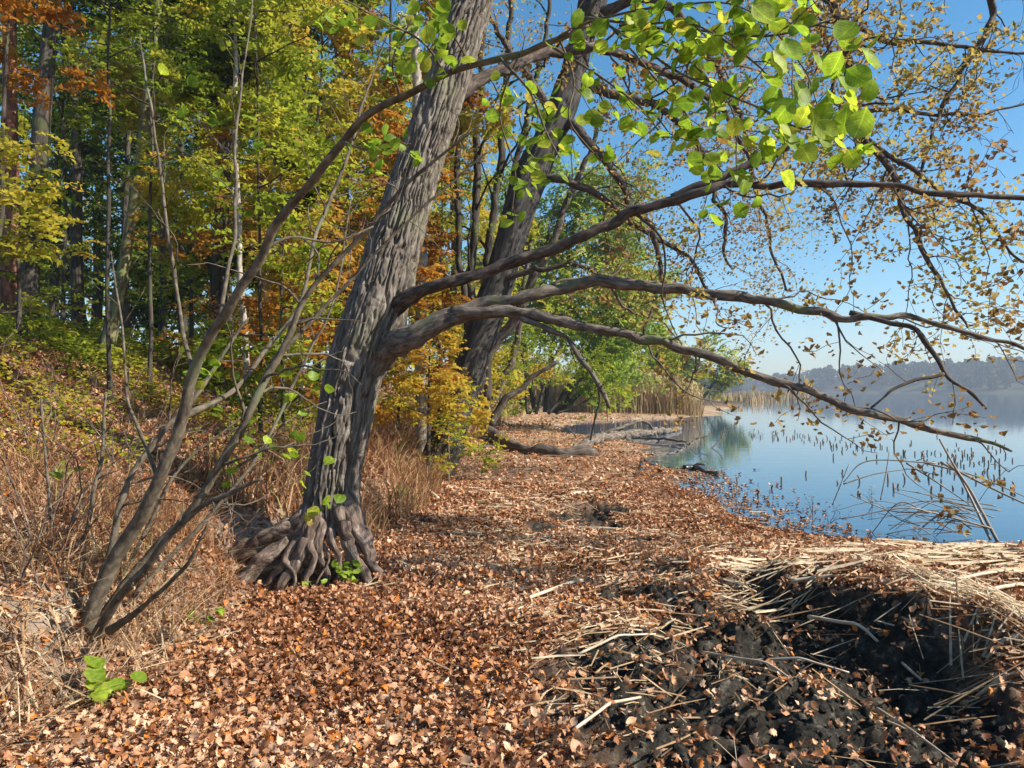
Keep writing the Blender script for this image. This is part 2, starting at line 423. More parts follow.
# ------------------------------------------------------------------ terrain
SH = np.array([(-60, 60), (0, 40), (5.5, 22), (6.4, 12), (7.0, 7.5), (7.35, 5.2), (7.9, 3.7), (8.6, 3.2), (9.5, 2.95), (12.3, 2.85), (17.6, 3.3), (23, 3.9), (26, 3.0), (30, 2.0), (38, 2.6), (43, 6), (46, 10.5), (50, 13), (60, 16), (82, 24), (140, 44), (205, 66), (690, 205), (2000, 600)], float)
BK = np.array([(-60, -4), (0, -2.6), (3, -2.05), (4.3, -1.85), (5.3, -1.8), (5.9, -2.0), (6.5, -1.75), (7.5, -1.45), (9, -1.3), (17, -1.3), (25, -1.2), (33, -1.), (45, .5), (60, 5), (82, 12), (140, 30), (690, 150), (2000, 500)], float)
PITS = [(-1.62, 5.72, .5, .32, .15), (1.70, 5.35, .36, .34, .22), (1.86, 4.75, .40, .40, .25), (1.98, 4.12, .40, .38, .26), (1.95, 3.6, .32, .34, .2), (1.2, 4.7, .34, .2, .2), (1.15, 3.95, .34, .2, .16), (.8, 3.4, .35, .25, .1),
        (1.1, 9.7, .38, .55, .3), (1.0, 8.4, .22, .22, .16), (.75, 8.9, .3, .25, .06), (1.3, 7.4, .2, .2, .09), (1.15, 6.0, .18, .16, .12), (.35, 8.2, .18, .2, .07), (.9, 5.3, .24, .18, .14), (1.38, 5.1, .26, .16, .15), (1.0, 3.1, .3, .16, .1), (1.55, 3.15, .36, .2, .16), (1.4, 4.25, .3, .14, .14)]
RIMS = [(2.55, 4.9, .3, .9, .13), (2.65, 3.9, .3, .6, .14), (2.3, 5.75, .5, .25, .1), (1.3, 3.2, .4, .3, .06), (1.35, 4.35, .2, .2, .08)]
def mudmask(x, y):
    m = np.exp(-(((x - 1.1) / 1.0) ** 2 + ((y - 3.45) / 1.3) ** 2) ** 2)
    m = m + 1.6 * np.exp(-(((x - 1.85) / .52) ** 2 + ((y - 4.5) / 1.25) ** 2) ** 2)
    for (a, b, rx, ry, dp) in PITS[8:]:
        m = m + 1.1 * np.exp(-(((x - a) / (rx * 1.2)) ** 2 + ((y - b) / (ry * 1.2)) ** 2) ** 2)
    m = m * (.68 + .9 * noise2(x * 4.5, y * 4.5, 9))
    return np.clip(m * 1.25 - .12, 0, 1)
def shore(x, y):
    return np.interp(y, SH[:, 0], SH[:, 1]) + (noise2(x * .9, y * .9, 21) - .5) * .5 * np.clip(y / 12, .5, 4) - x
def bankd(x, y):
    return np.interp(y, BK[:, 0], BK[:, 1]) + (noise2(x * .8, y * .8, 22) - .5) * .35 * np.clip(y / 8, .6, 4) - x
def height(x, y):
    x = np.asarray(x, float); y = np.asarray(y, float)
    s = shore(x, y); b = bankd(x, y)
    z = np.where(s > 0, .11 * (1 - np.exp(-s / .8)) + .012 * np.clip(s, 0, 5), np.maximum(s * .12, -1.2))
    sl = np.interp(y, [20, 45], [.3, .16])
    bank = .36 * sstep(0, .5, b) + sl * (np.clip(b - .25, 0, 6.2)) + .045 * np.clip(b - 6.4, 0, 40)
    z = z + np.where(s > -1, bank, 0)
    nr = np.clip(1 - y / 60, 0, 1)
    det = (noise2(x * 1.3, y * 1.3, 1) - .5) * .09 + (noise2(x * 4, y * 4, 2) - .5) * .045 + (noise2(x * 11, y * 11, 3) - .5) * .02
    z = z + det * np.where(s > .0, np.clip(s * 1.2, .15, 1), .1) * nr
    z = z + np.where(b > .5, (noise2(x * .45, y * .45, 4) - .5) * .5 * np.clip((b - .5) / 3, 0, 1), 0)
    mm = mudmask(x, y)
    wx = (noise2(x * 3.2, y * 3.2, 5) - .5) * .3 + (noise2(x * 9, y * 9, 15) - .5) * .16; wy = (noise2(x * 3.2, y * 3.2, 6) - .5) * .3 + (noise2(x * 9, y * 9, 16) - .5) * .16
    for (a, c, rx, ry, dp) in PITS:
        z = z - dp * np.exp(-((((x + wx - a) / rx) ** 2 + ((y + wy - c) / ry) ** 2) ** 2))
    for (a, c, rx, ry, dp) in RIMS:
        z = z + dp * np.exp(-(((x + wx - a) / rx) ** 2 + ((y + wy - c) / ry) ** 2)) * (.6 + .8 * noise2(x * 5, y * 5, 51))
    z = z + mm * (np.abs(noise2(x * 9, y * 9, 7) - .5) * -.16 + .05 + (noise2(x * 19, y * 19, 8) - .5) * .07) * nr
    # the far shore and its hill
    fs = 690 - 190 * sstep(170, 330, x)
    fz = np.clip((y - fs) * .12, -1, 6) + 13 * np.exp(-(((x - 400) / 95) ** 2 + ((y - 590) / 90) ** 2)) + 7 * np.exp(-(((x - 290) / 60) ** 2 + ((y - 640) / 60) ** 2))
    return np.where(y > fs - 8, np.maximum(z, fz), z)

def axis(lo, hi, step, farlo, farhi, g):
    a = list(np.arange(lo, hi + 1e-6, step)); s = step
    while a[-1] < farhi: s *= g; a.append(min(a[-1] + s, farhi))
    s = step
    while a[0] > farlo: s *= g; a.insert(0, max(a[0] - s, farlo))
    return np.array(a)
gx = axis(-3.2, 3.6, .022, -900, 900, 1.06); gy = axis(1.6, 7.5, .022, -45, 920, 1.028)
GX, GY = np.meshgrid(gx, gy); GZ = height(GX, GY)
nx, ny = len(gx), len(gy)
i = (np.arange(ny - 1)[:, None] * nx + np.arange(nx - 1)[None]).ravel()
sb = bankd(GX, GY)
sand = np.clip(sstep(-.15, .25, sb) * sstep(1.5, .6, sb) * (.1 + 1.0 * noise2(GX * 2.1, GY * 2.1, 41)), 0, 1) * np.clip((9 - GY) / 3, 0, 1)
shr = shore(GX, GY)
farm = np.clip((GY - 14) / 14, 0, 1) * (sb < .3) * (GY < 75)
mud = np.maximum(mudmask(GX, GY), sstep(.35, -.05, shr) * .8 * (GY < 40))
gr = mesh('ground', np.stack([GX, GY, GZ], -1).reshape(-1, 3), np.stack([i, i + 1, i + nx + 1, i + nx], -1), M['ground'], smooth=True,
          mud=mud.ravel(), sand=sand.ravel(), far=farm.ravel(), wood=sstep(70, 110, GY).ravel())
tag(gr, 'leaf covered lake shore rising into a bank on the left', 'ground', kind='structure')
ly = np.concatenate([[-40., 0., 5.5, 6.05], SH[(SH[:, 0] > 6.1) & (SH[:, 0] < 880), 0], [900]]); lx = np.interp(ly, SH[:, 0], SH[:, 1]) - .75 - ly * .04
lk = mesh('lake', np.vstack([np.column_stack([lx, ly, 0 * ly]), np.column_stack([0 * ly + 890, ly, 0 * ly])]), np.array([(k, k + len(ly), k + len(ly) + 1, k + 1) for k in range(len(ly) - 1)]), M['water'])
tag(lk, 'calm blue lake', 'lake', kind='structure')

def hit(px, py, ymax=120.):
    """where the ray of a pixel meets the ground"""
    Y = np.concatenate([np.arange(1.2, 12, .02), np.arange(12, ymax, .1)])
    x = (px - 512) / F * Y; z = CAMZ - (py - HOR) / F * Y
    k = np.argmax(z <= np.maximum(height(x, Y), 0.0))
    return np.array([x[k], Y[k], max(float(height(x[k], Y[k])), 0.)])

def gpos(x, y): return np.stack([x, y, height(x, y)], -1)

# ------------------------------------------------------------------ air
def hazemat():
    m, t, o = newmat('lake_haze')
    v = nd(t, 'VolumePrincipled'); v.inputs['Color'].default_value = (.75, .86, 1, 1)
    v.inputs['Density'].default_value = .0006
    t.links.new(v.outputs[0], o.inputs['Volume']); return m
hx = np.array([(x, y, z) for z in (-3.5, 62) for y in (-60, 960) for x in (-950, 950)])
hz = mesh('haze', hx, [(0, 2, 3, 1), (4, 5, 7, 6), (0, 1, 5, 4), (1, 3, 7, 5), (3, 2, 6, 7), (2, 0, 4, 6)], hazemat())
tag(hz, 'thin blue haze over the lake', 'haze', kind='stuff')

# ------------------------------------------------------------------ branching
def grow(S, p, d, L, r, lvl, c, rng):
    n = max(3, int(L / c['step'])); pts = [np.asarray(p, float)]; dd = unit(d)
    for k in range(n):
        dd = dd + rng.normal(0, c['wig'], 3); dd[2] += c['up'][min(lvl, len(c['up']) - 1)] / n
        dd = unit(dd); pts.append(pts[-1] + dd * L / n)
    pts = np.array(pts); t = np.linspace(0, 1, n + 1)
    S['t'].append((pts, np.maximum(r * (1 - .8 * t), c.get('rmin', .002)), lvl))
    side(S, pts, r * (1 - .8 * t), L, lvl, c, rng)
def side(S, pts, rr, L, lvl, c, rng, t0=None):
    n = len(pts) - 1
    if lvl >= c['max']:
        for k in range(1, n + 1): S['a'].append((pts[k], pts[k] - pts[k - 1]))
        return
    kids = c['kids'][min(lvl, len(c['kids']) - 1)]
    k = max(1, int(round(L * kids)))
    t0 = c.get('t0', .15) if t0 is None else t0
    for q in range(k):
        t = t0 + (1 - t0) * (q + rng.random()) / k
        f = t * n; i0 = min(int(f), n - 1); p = pts[i0] + (pts[i0 + 1] - pts[i0]) * (f - i0)
        d = unit(pts[i0 + 1] - pts[i0])
        o = unit(np.cross(d, rng.normal(0, 1, 3)))
        if c.get('flat'): o = unit(o * np.array([1, 1, c['flat']]))
        an = rng.uniform(*c.get('ang', (.6, 1.2)))
        nd_ = d * math.cos(an) + o * math.sin(an)
        ll = L * c['ratio'] * rng.uniform(.55, 1.1) * (1.1 - .6 * t)
        ll = np.clip(ll, c.get('lmin', .2), c.get('lmax', 9))
        grow(S, p, nd_, ll, max(min(rr[i0] * c.get('rk', .45), ll * .014 + .002), .0022), lvl + 1, c, rng)
def twigtubes(S, segs=(8, 5, 4, 3), step=None, skip=99):
    out = []
    for pts, r, lvl in S['t']:
        if lvl >= skip: continue
        V = tube(pts, r, segs[min(lvl, len(segs) - 1)]); out.append(V)
    return out
def leaves(S, per, spread, size, variants, rng, tilt=.7, keep=1., hang=0.):
    if not S['a']: return None
    A = np.array([a for a, _ in S['a']]); D = np.array([d for _, d in S['a']])
    if keep < 1:
        m = rng.random(len(A)) < keep; A, D = A[m], D[m]
    A = np.repeat(A, per, 0); n = len(A)
    pos = A + rng.normal(0, spread, (n, 3)); pos[:, 2] -= hang
    patch = noise3(pos[:, 0] * 1.1, pos[:, 1] * 1.1, pos[:, 2] * 1.1, 77)
    return inst(variants, pos, randn(n, tilt, rng), rng.uniform(0, 6.3, n), size * rng.uniform(.6, 1.25, n), np.clip(.5 * rng.random(n) + .9 * (patch - .5) + .25, 0, 1), rng)

# ------------------------------------------------------------------ the big leaning oak
rng = np.random.default_rng(5)
oak = empty('oak_tree', P(335, 560, 6.2), 'thick leaning oak with furrowed grey bark and bare roots at the path edge', 'tree', 'oaks leaning over the shore')
c, r = traced([(334, 534, 6.17, 36), (333, 522, 6.17, 58), (332, 505, 6.17, 62), (335, 470, 6.2, 60), (343, 430, 6.22, 63), (355, 370, 6.28, 66), (372, 320, 6.32, 70), (384, 285, 6.36, 66), (403, 215, 6.45, 55), (438, 105, 6.6, 49), (474, 0, 6.8, 45), (520, -130, 7.1, 46), (548, -260, 7.4, 40), (570, -420, 7.8, 30), (575, -560, 8.2, 16)], .0085)
ll = np.concatenate([[0], np.cumsum(np.linalg.norm(np.diff(c, axis=0), axis=1))])
kp = np.concatenate([np.where(ll < 5.6)[0], np.where(ll >= 5.6)[0][::6], [len(ll) - 1]]); kp = np.unique(kp)
c, r = c[kp], r[kp] * .89
def oakdisp(bk, l, th):
    x, y, z = bk[..., 0], bk[..., 1], bk[..., 2]
    wx = (noise3(x * 9, y * 9, z * 7, 1) - .5) * .03
    wy = (noise3(x * 9, y * 9, z * 7, 21) - .5) * .03
    n = noise3((x + wx) * 24, (y + wy) * 24, z * 2.3 + wx * 8, 2)
    n2 = noise3((x + wy) * 44, (y - wx) * 44, z * 4.2, 3)
    n3 = noise3(x * 14 + 5, y * 14, z * 17 + wx * 30, 5)
    fur = np.maximum(np.exp(-((n - .5) / .07) ** 2), .62 * np.exp(-((n2 - .5) / .075) ** 2)) + .12 * np.exp(-((n3 - .5) / .04) ** 2)
    big = (noise3(x * 3, y * 3, z * 1.6, 4) - .5) * .05
    fine = (noise3(x * 60, y * 60, z * 22, 6) - .5) * .012
    fl = .06 * np.exp(-l / .22) * (.5 + .5 * np.sin(th * 5 + 1 + l * 3)) * (l < 1)
    return -.04 * np.minimum(fur, 1.1) * (.6 + .8 * noise3(x * 4, y * 4, z * 2, 9)) + big + fine + fl
wood('trunk', [tube(c, r, 320, oakdisp)], M['oak_bark'], oak)
CT, CR = c, r
def lump(amp=.25, f=9., s=1):
    def d(bk, l, th):
        x, y, z = bk[..., 0], bk[..., 1], bk[..., 2]; rr = np.hypot(x, y)
        return rr * (amp * 2 * (noise3(x * f * 2, y * f * 2, z * f, s) - .5) + amp * (noise3(x * f * 5, y * f * 5, z * f * 2, s + 1) - .5))
    return d
ROOTS = [
    [(330, 490, 6.15, 20), (318, 515, 6.0, 24), (308, 540, 5.92, 19), (292, 566, 5.85, 14), (280, 590, 5.8, 10), (268, 612, 5.76, 5)],
    [(330, 485, 6.16, 26), (312, 510, 6.05, 30), (288, 528, 6.02, 26), (262, 540, 6.02, 22), (240, 552, 6.05, 18), (205, 570, 6.12, 9)],
    [(330, 490, 6.16, 18), (322, 528, 5.95, 15), (321, 552, 5.88, 10), (326, 575, 5.83, 8), (322, 598, 5.78, 5)],
    [(336, 490, 6.16, 24), (344, 525, 5.95, 21), (350, 552, 5.87, 15), (362, 572, 5.81, 11), (372, 596, 5.76, 6)],
    [(342, 488, 6.17, 26), (358, 522, 6.0, 24), (368, 546, 5.93, 15), (374, 566, 5.88, 10), (392, 586, 5.84, 5)],
    [(334, 500, 6.14, 16), (333, 535, 5.92, 11), (340, 562, 5.85, 8), (337, 592, 5.78, 5)],
    [(324, 500, 6.1, 16), (302, 538, 5.95, 14), (290, 552, 5.9, 12), (282, 570, 5.88, 9), (262, 592, 5.86, 5)],
    [(328, 500, 6.12, 16), (312, 540, 5.9, 12), (314, 560, 5.84, 9), (304, 578, 5.8, 8), (306, 600, 5.76, 4)],
    [(290, 540, 5.96, 14), (262, 562, 5.92, 16), (244, 578, 5.92, 20), (222, 598, 5.94, 18), (196, 622, 5.9, 9)],
    [(352, 520, 6.0, 10), (352, 545, 5.9, 7), (344, 566, 5.84, 6), (350, 592, 5.8, 4)],
    [(300, 535, 5.95, 9), (286, 560, 5.86, 7), (296, 580, 5.8, 5), (288, 602, 5.76, 3)],
    [(316, 535, 5.93, 6), (330, 560, 5.84, 4), (318, 585, 5.79, 3)],
    [(362, 540, 5.93, 7), (356, 565, 5.86, 5), (366, 590, 5.8, 3)],
]
for k, t in enumerate(ROOTS):
    c, r = traced(t, .012); c = wiggle(c, .022, 6, 30 + k)
    wood('root', [tube(c, r * .85, 24, lump(.38, 8, k))], M['root'], oak)
def bough(root, name, pts, mat, seed, twigc=None, step=.03, seg=16, amp=.045, lmp=.26, skip=99, t0=.15, S0=None, rs_=.86, ):
    c, r = traced(pts, step); c = wiggle(c, amp, 2.2, seed); r = r * rs_
    S = {'t': [], 'a': []}
    parts = [tube(c, r, seg, lump(lmp, 11, seed))]
    if twigc:
        L = np.linalg.norm(np.diff(c, axis=0), axis=1).sum()
        sub = c[::max(1, len(c) // 40)]; rs = r[::max(1, len(c) // 40)]
        side(S, sub, rs, L, 0, twigc, np.random.default_rng(seed), t0)
        parts += twigtubes(S, (8, 5, 4, 3), skip=skip)
    wood(name, parts, mat, root)
    if S0 is not None: S0['a'] += S['a']
    return S
OS = {'t': [], 'a': []}
TW = dict(rk=.3, step=.08, wig=.26, up=(0, -.25, -.1, 0), kids=(5.0, 6, 5), ratio=.3, lmin=.25, lmax=1.3, max=2, ang=(.5, 1.2))
TW2 = dict(TW, kids=(2.2, 3.2, 4)); TW3 = dict(TW, kids=(1.6, 2.2, 3), lmax=.8)
B = 'dark_branch'
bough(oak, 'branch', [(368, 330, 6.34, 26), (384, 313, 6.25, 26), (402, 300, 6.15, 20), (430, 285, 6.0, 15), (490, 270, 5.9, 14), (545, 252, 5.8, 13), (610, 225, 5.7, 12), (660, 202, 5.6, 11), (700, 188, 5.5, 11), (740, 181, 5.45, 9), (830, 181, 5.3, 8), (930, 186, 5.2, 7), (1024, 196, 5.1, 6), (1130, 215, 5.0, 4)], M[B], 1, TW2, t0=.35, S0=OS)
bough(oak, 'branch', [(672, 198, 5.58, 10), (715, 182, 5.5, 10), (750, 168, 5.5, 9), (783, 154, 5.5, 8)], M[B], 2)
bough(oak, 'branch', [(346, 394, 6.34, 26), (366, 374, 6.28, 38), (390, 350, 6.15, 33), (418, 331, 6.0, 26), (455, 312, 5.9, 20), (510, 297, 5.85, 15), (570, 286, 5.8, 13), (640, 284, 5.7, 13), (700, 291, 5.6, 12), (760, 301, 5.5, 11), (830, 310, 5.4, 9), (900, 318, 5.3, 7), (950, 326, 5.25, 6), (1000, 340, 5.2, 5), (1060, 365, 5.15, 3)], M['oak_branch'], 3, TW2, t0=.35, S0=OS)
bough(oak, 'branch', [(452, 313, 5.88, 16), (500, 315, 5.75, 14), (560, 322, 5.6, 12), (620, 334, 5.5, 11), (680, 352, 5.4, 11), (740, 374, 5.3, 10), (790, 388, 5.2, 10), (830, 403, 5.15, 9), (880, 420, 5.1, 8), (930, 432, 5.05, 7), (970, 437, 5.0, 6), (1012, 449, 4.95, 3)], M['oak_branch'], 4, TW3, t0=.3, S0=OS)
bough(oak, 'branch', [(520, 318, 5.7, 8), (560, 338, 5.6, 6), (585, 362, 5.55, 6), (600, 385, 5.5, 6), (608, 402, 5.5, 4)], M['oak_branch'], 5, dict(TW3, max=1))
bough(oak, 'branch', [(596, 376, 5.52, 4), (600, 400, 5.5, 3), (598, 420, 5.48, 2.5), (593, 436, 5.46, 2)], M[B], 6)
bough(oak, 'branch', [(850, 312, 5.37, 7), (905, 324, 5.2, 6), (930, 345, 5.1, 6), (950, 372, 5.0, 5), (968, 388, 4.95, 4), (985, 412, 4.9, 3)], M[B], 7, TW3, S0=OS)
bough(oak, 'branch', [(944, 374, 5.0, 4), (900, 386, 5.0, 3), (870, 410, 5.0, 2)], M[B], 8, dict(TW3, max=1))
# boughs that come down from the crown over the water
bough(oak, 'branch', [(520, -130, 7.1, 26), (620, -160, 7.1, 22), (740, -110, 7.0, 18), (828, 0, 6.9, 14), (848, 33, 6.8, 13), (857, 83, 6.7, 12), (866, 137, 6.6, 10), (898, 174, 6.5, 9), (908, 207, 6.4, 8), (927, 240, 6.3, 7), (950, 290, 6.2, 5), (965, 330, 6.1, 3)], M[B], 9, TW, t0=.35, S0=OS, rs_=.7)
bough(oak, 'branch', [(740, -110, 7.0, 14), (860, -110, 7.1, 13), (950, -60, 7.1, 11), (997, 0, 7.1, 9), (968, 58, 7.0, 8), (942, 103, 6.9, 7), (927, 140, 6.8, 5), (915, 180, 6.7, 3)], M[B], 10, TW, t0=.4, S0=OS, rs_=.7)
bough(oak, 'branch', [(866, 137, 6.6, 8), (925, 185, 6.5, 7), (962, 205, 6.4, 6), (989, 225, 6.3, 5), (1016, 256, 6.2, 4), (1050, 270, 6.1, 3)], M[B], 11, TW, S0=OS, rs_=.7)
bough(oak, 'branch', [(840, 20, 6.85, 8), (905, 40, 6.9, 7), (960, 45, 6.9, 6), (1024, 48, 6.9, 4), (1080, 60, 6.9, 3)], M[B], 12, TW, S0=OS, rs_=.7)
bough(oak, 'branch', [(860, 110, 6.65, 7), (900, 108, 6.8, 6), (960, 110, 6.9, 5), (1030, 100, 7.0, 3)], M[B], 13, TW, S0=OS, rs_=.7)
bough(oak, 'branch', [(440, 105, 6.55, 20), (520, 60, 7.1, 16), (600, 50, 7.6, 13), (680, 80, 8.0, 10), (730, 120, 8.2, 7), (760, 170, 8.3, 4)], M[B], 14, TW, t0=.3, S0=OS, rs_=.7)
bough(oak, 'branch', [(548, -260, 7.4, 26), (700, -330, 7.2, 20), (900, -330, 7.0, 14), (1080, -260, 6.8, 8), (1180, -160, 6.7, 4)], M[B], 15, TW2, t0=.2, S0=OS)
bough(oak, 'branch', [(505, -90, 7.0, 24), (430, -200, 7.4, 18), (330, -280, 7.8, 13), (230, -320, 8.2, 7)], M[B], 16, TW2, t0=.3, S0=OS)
OS['a'] = [q for q in OS['a'] if (q[0][0] < 4.3 and q[0][2] < 5.2) or rng.random() < .12]
lv = leaves(OS, 6, .05, .05, OAK_LO, rng, .9, .78)
mesh('crown', lv[0], lv[1], M['oakleaf'], oak, rnd=lv[2])

# ------------------------------------------------------------------ the second oak behind it
oak2 = empty('oak_tree', P(446, 436, 13.), 'second thick oak with shade-darkened bark leaning right behind the big one', 'tree', 'oaks leaning over the shore')
c, r = traced([(428, 500, 13, 46), (444, 448, 13, 41), (456, 410, 13, 37), (470, 365, 13.05, 38), (490, 310, 13.1, 36), (508, 250, 13.2, 36), (531, 175, 13.4, 38), (560, 115, 13.6, 34), (580, 45, 13.9, 29), (598, -20, 14.2, 32), (625, -140, 14.8, 26), (640, -280, 15.4, 16)], .03)
r = r * .88
def oak2disp(bk, l, th):
    x, y, z = bk[..., 0], bk[..., 1], bk[..., 2]
    n = noise3(x * 11, y * 11, z * 2.4, 12)
    return -.03 * np.exp(-((n - .5) / .09) ** 2) + (noise3(x * 2, y * 2, z * 1.2, 14) - .5) * .1
wood('trunk', [tube(c, r, 72, oak2disp)], M['shaded_oak'], oak2)
O2 = {'t': [], 'a': []}
TF = dict(rk=.3, step=.2, wig=.24, up=(0, -.3, -.2, 0), kids=(2.5, 2.8, 2.6), ratio=.34, lmin=.45, lmax=2.4, max=2, ang=(.5, 1.2))
for k, t in enumerate([
    [(560, 115, 13.6, 20), (600, 150, 13.2, 15), (640, 215, 12.8, 11), (655, 250, 12.6, 9), (665, 290, 12.5, 5)],
    [(590, 10, 14.1, 20), (650, 0, 13.6, 16), (700, 40, 13.2, 13), (740, 120, 12.8, 9), (765, 220, 12.5, 6), (790, 290, 12.4, 4)],
    [(570, 80, 13.8, 18), (640, 100, 13.5, 14), (700, 150, 13.2, 10), (720, 210, 13, 7), (735, 270, 12.9, 4)],
    [(531, 175, 13.4, 16), (590, 190, 13.2, 12), (640, 225, 13, 9), (690, 265, 12.8, 6), (720, 310, 12.7, 4)],
    [(610, -80, 14.5, 18), (700, -70, 14, 14), (800, 0, 13.5, 10), (840, 90, 13.2, 7), (850, 190, 13, 4)],
    [(555, 120, 13.6, 14), (520, 60, 13.2, 12), (490, 20, 13.2, 8), (470, -40, 13.2, 5)],
    [(500, 280, 13.0, 12), (545, 265, 12.7, 9), (590, 270, 12.5, 7), (640, 285, 12.3, 4)]]):
    bough(oak2, 'branch', t, M['dark_branch'], 50 + k, TF, .12, 8, .08, .12, t0=.25, S0=O2, rs_=.6)
lv = leaves(O2, 18, .2, .065, DIA, rng, .9, .9)
mesh('crown', lv[0], lv[1], M['oakleaf'], oak2, rnd=lv[2])

# ------------------------------------------------------------------ the alder shrub on the left whose bough arches over the top
al = empty('alder_tree', P(92, 622, 3.9), 'slender many stemmed alder on the left bank arching over the view with green leaves', 'tree')
AS = {'t': [], 'a': []}
TA = dict(step=.05, wig=.2, up=(0, -.1, -.1), kids=(11, 6, 3), ratio=.16, lmin=.12, lmax=.4, max=1, ang=(.5, 1.1), rmin=.0012)
TAd = dict(TA, kids=(5, 3), max=1, lmax=.75, ratio=.3)
STEMS = [
    ([(84, 640, 3.9, 24), (98, 600, 3.88, 21), (117, 557, 3.85, 19), (160, 484, 3.8, 17), (182, 418, 3.75, 15), (193, 371, 3.7, 14), (219, 324, 3.6, 13), (251, 272, 3.5, 12), (273, 226, 3.4, 11), (300, 188, 3.3, 11), (340, 140, 3.15, 10), (367, 113, 3.05, 10), (414, 90, 2.9, 9), (445, 73, 2.8, 9), (500, 57, 2.65, 8), (547, 42, 2.5, 8), (582, 18, 2.4, 7), (600, -6, 2.35, 6), (640, -40, 2.3, 4)], None),
    ([(90, 640, 3.95, 15), (124, 585, 3.98, 12), (165, 540, 4.0, 12), (204, 499, 4.0, 11), (226, 455, 4.0, 11), (248, 415, 4.0, 11), (270, 364, 4.0, 10), (299, 306, 4.0, 8), (330, 268, 4.0, 7), (367, 232, 3.95, 6), (406, 187, 3.9, 5), (480, 121, 3.8, 3)], TAd),
    ([(270, 364, 4.0, 8), (305, 326, 4.05, 5), (332, 300, 4.1, 5), (379, 250, 4.1, 4), (445, 187, 4.1, 3), (490, 147, 4.1, 2)], TAd),
    ([(96, 636, 3.85, 13), (125, 594, 3.75, 11), (153, 560, 3.65, 10), (175, 532, 3.6, 9), (204, 506, 3.55, 8), (226, 495, 3.5, 7), (262, 484, 3.45, 4)], TAd),
    ([(88, 632, 3.98, 12), (113, 545, 4.05, 10), (124, 490, 4.1, 8), (157, 440, 4.2, 7), (190, 405, 4.3, 7), (216, 370, 4.4, 5), (250, 320, 4.5, 3)], TAd),
    ([(193, 371, 3.7, 6), (176, 300, 3.8, 5), (160, 205, 3.9, 4), (152, 110, 4.0, 3), (140, 30, 4.1, 2)], TAd),
    ([(219, 324, 3.6, 6), (232, 240, 3.7, 5), (238, 150, 3.8, 4), (246, 60, 3.9, 3), (250, -20, 3.9, 2)], TAd),
    ([(160, 484, 3.8, 6), (132, 400, 3.9, 4), (118, 320, 4.0, 3), (112, 250, 4.1, 2)], TAd),
    ([(262, 250, 3.45, 5), (292, 236, 3.5, 4), (330, 240, 3.6, 3), (372, 225, 3.7, 2)], TAd),
    ([(80, 640, 4.1, 8), (60, 560, 4.2, 5), (48, 480, 4.3, 4), (44, 400, 4.4, 2.5)], TAd),
    ([(92, 636, 4.2, 8), (140, 540, 4.4, 5), (180, 470, 4.5, 4), (228, 430, 4.6, 3), (262, 400, 4.7, 2)], TAd),
    ([(96, 636, 4.1, 8), (170, 560, 4.4, 5), (250, 470, 4.6, 5), (298, 380, 4.8, 4), (336, 290, 4.9, 3), (352, 200, 5.0, 2)], TAd),
    ([(76, 630, 4.0, 14), (84, 560, 4.1, 6), (96, 470, 4.2, 5), (104, 390, 4.3, 3)], TAd),
    ([(110, 630, 3.75, 12), (150, 600, 3.6, 6), (190, 565, 3.5, 5), (215, 520, 3.45, 3)], TAd),
    ([(182, 418, 3.75, 9), (230, 390, 4.0, 7), (262, 350, 4.2, 6), (300, 300, 4.4, 5), (322, 220, 4.6, 5), (348, 156, 4.7, 4), (363, 101, 4.8, 3), (387, 31, 4.9, 2)], TAd),
]
for k, (t, tw) in enumerate(STEMS):
    bough(al, 'stem', t, M['shrub_bark'], 80 + k, tw, .03, 12, .02, .14, t0=.3, rs_=.76)
ALT = [
    [(585, 16, 2.38, 4), (640, 25, 2.25, 3.2), (700, 33, 2.1, 3), (770, 38, 1.95, 2.6), (840, 22, 1.85, 2)],
    [(590, 12, 2.38, 4), (640, 42, 2.2, 3), (700, 78, 2.05, 3), (760, 105, 1.9, 2.6), (805, 130, 1.8, 2.4), (855, 122, 1.75, 1.6)],
    [(547, 42, 2.5, 4), (600, 75, 2.4, 3), (640, 108, 2.3, 2.6), (665, 140, 2.25, 1.6)],
    [(500, 57, 2.65, 4), (530, 90, 2.6, 3), (545, 130, 2.6, 2.6), (560, 160, 2.6, 1.6)],
    [(547, 42, 2.5, 3), (590, 20, 2.3, 3), (660, 5, 2.1, 2.6), (740, 0, 1.95, 2), (800, 60, 1.85, 2), (820, 105, 1.8, 1.5)],
    [(640, 25, 2.25, 3), (690, 60, 2.2, 2.6), (735, 110, 2.1, 2.4), (742, 172, 2.05, 1.6)],
    [(560, 38, 2.48, 3), (575, 80, 2.5, 2.4), (570, 120, 2.5, 2), (600, 160, 2.5, 1.5)],
    [(600, 12, 2.36, 3), (650, 70, 2.3, 2.6), (690, 120, 2.25, 2.2), (700, 165, 2.25, 1.6)],
    [(520, 50, 2.6, 3), (500, 110, 2.7, 2.4), (515, 170, 2.75, 2), (510, 215, 2.8, 1.5)],
    [(620, 24, 2.28, 3), (700, 20, 2.0, 2.6), (760, 60, 1.95, 2), (790, 110, 1.9, 1.5)],
    [(400, 98, 2.95, 3), (392, 60, 2.8, 2.4), (410, 20, 2.7, 1.6)],
    [(340, 140, 3.15, 3), (372, 150, 3.0, 2.4), (410, 140, 2.9, 1.6)],
    [(470, 64, 2.75, 3), (450, 30, 2.6, 2.4), (420, -5, 2.5, 1.6)],
    [(445, 73, 2.8, 3), (420, 40, 2.6, 2.6), (370, 10, 2.4, 2), (335, -5, 2.3, 1.6)],
]
for k, t in enumerate(ALT):
    bough(al, 'branch', t, M['shrub_bark'], 95 + k, TA, .03, 6, .012, .05, t0=.1, S0=AS)
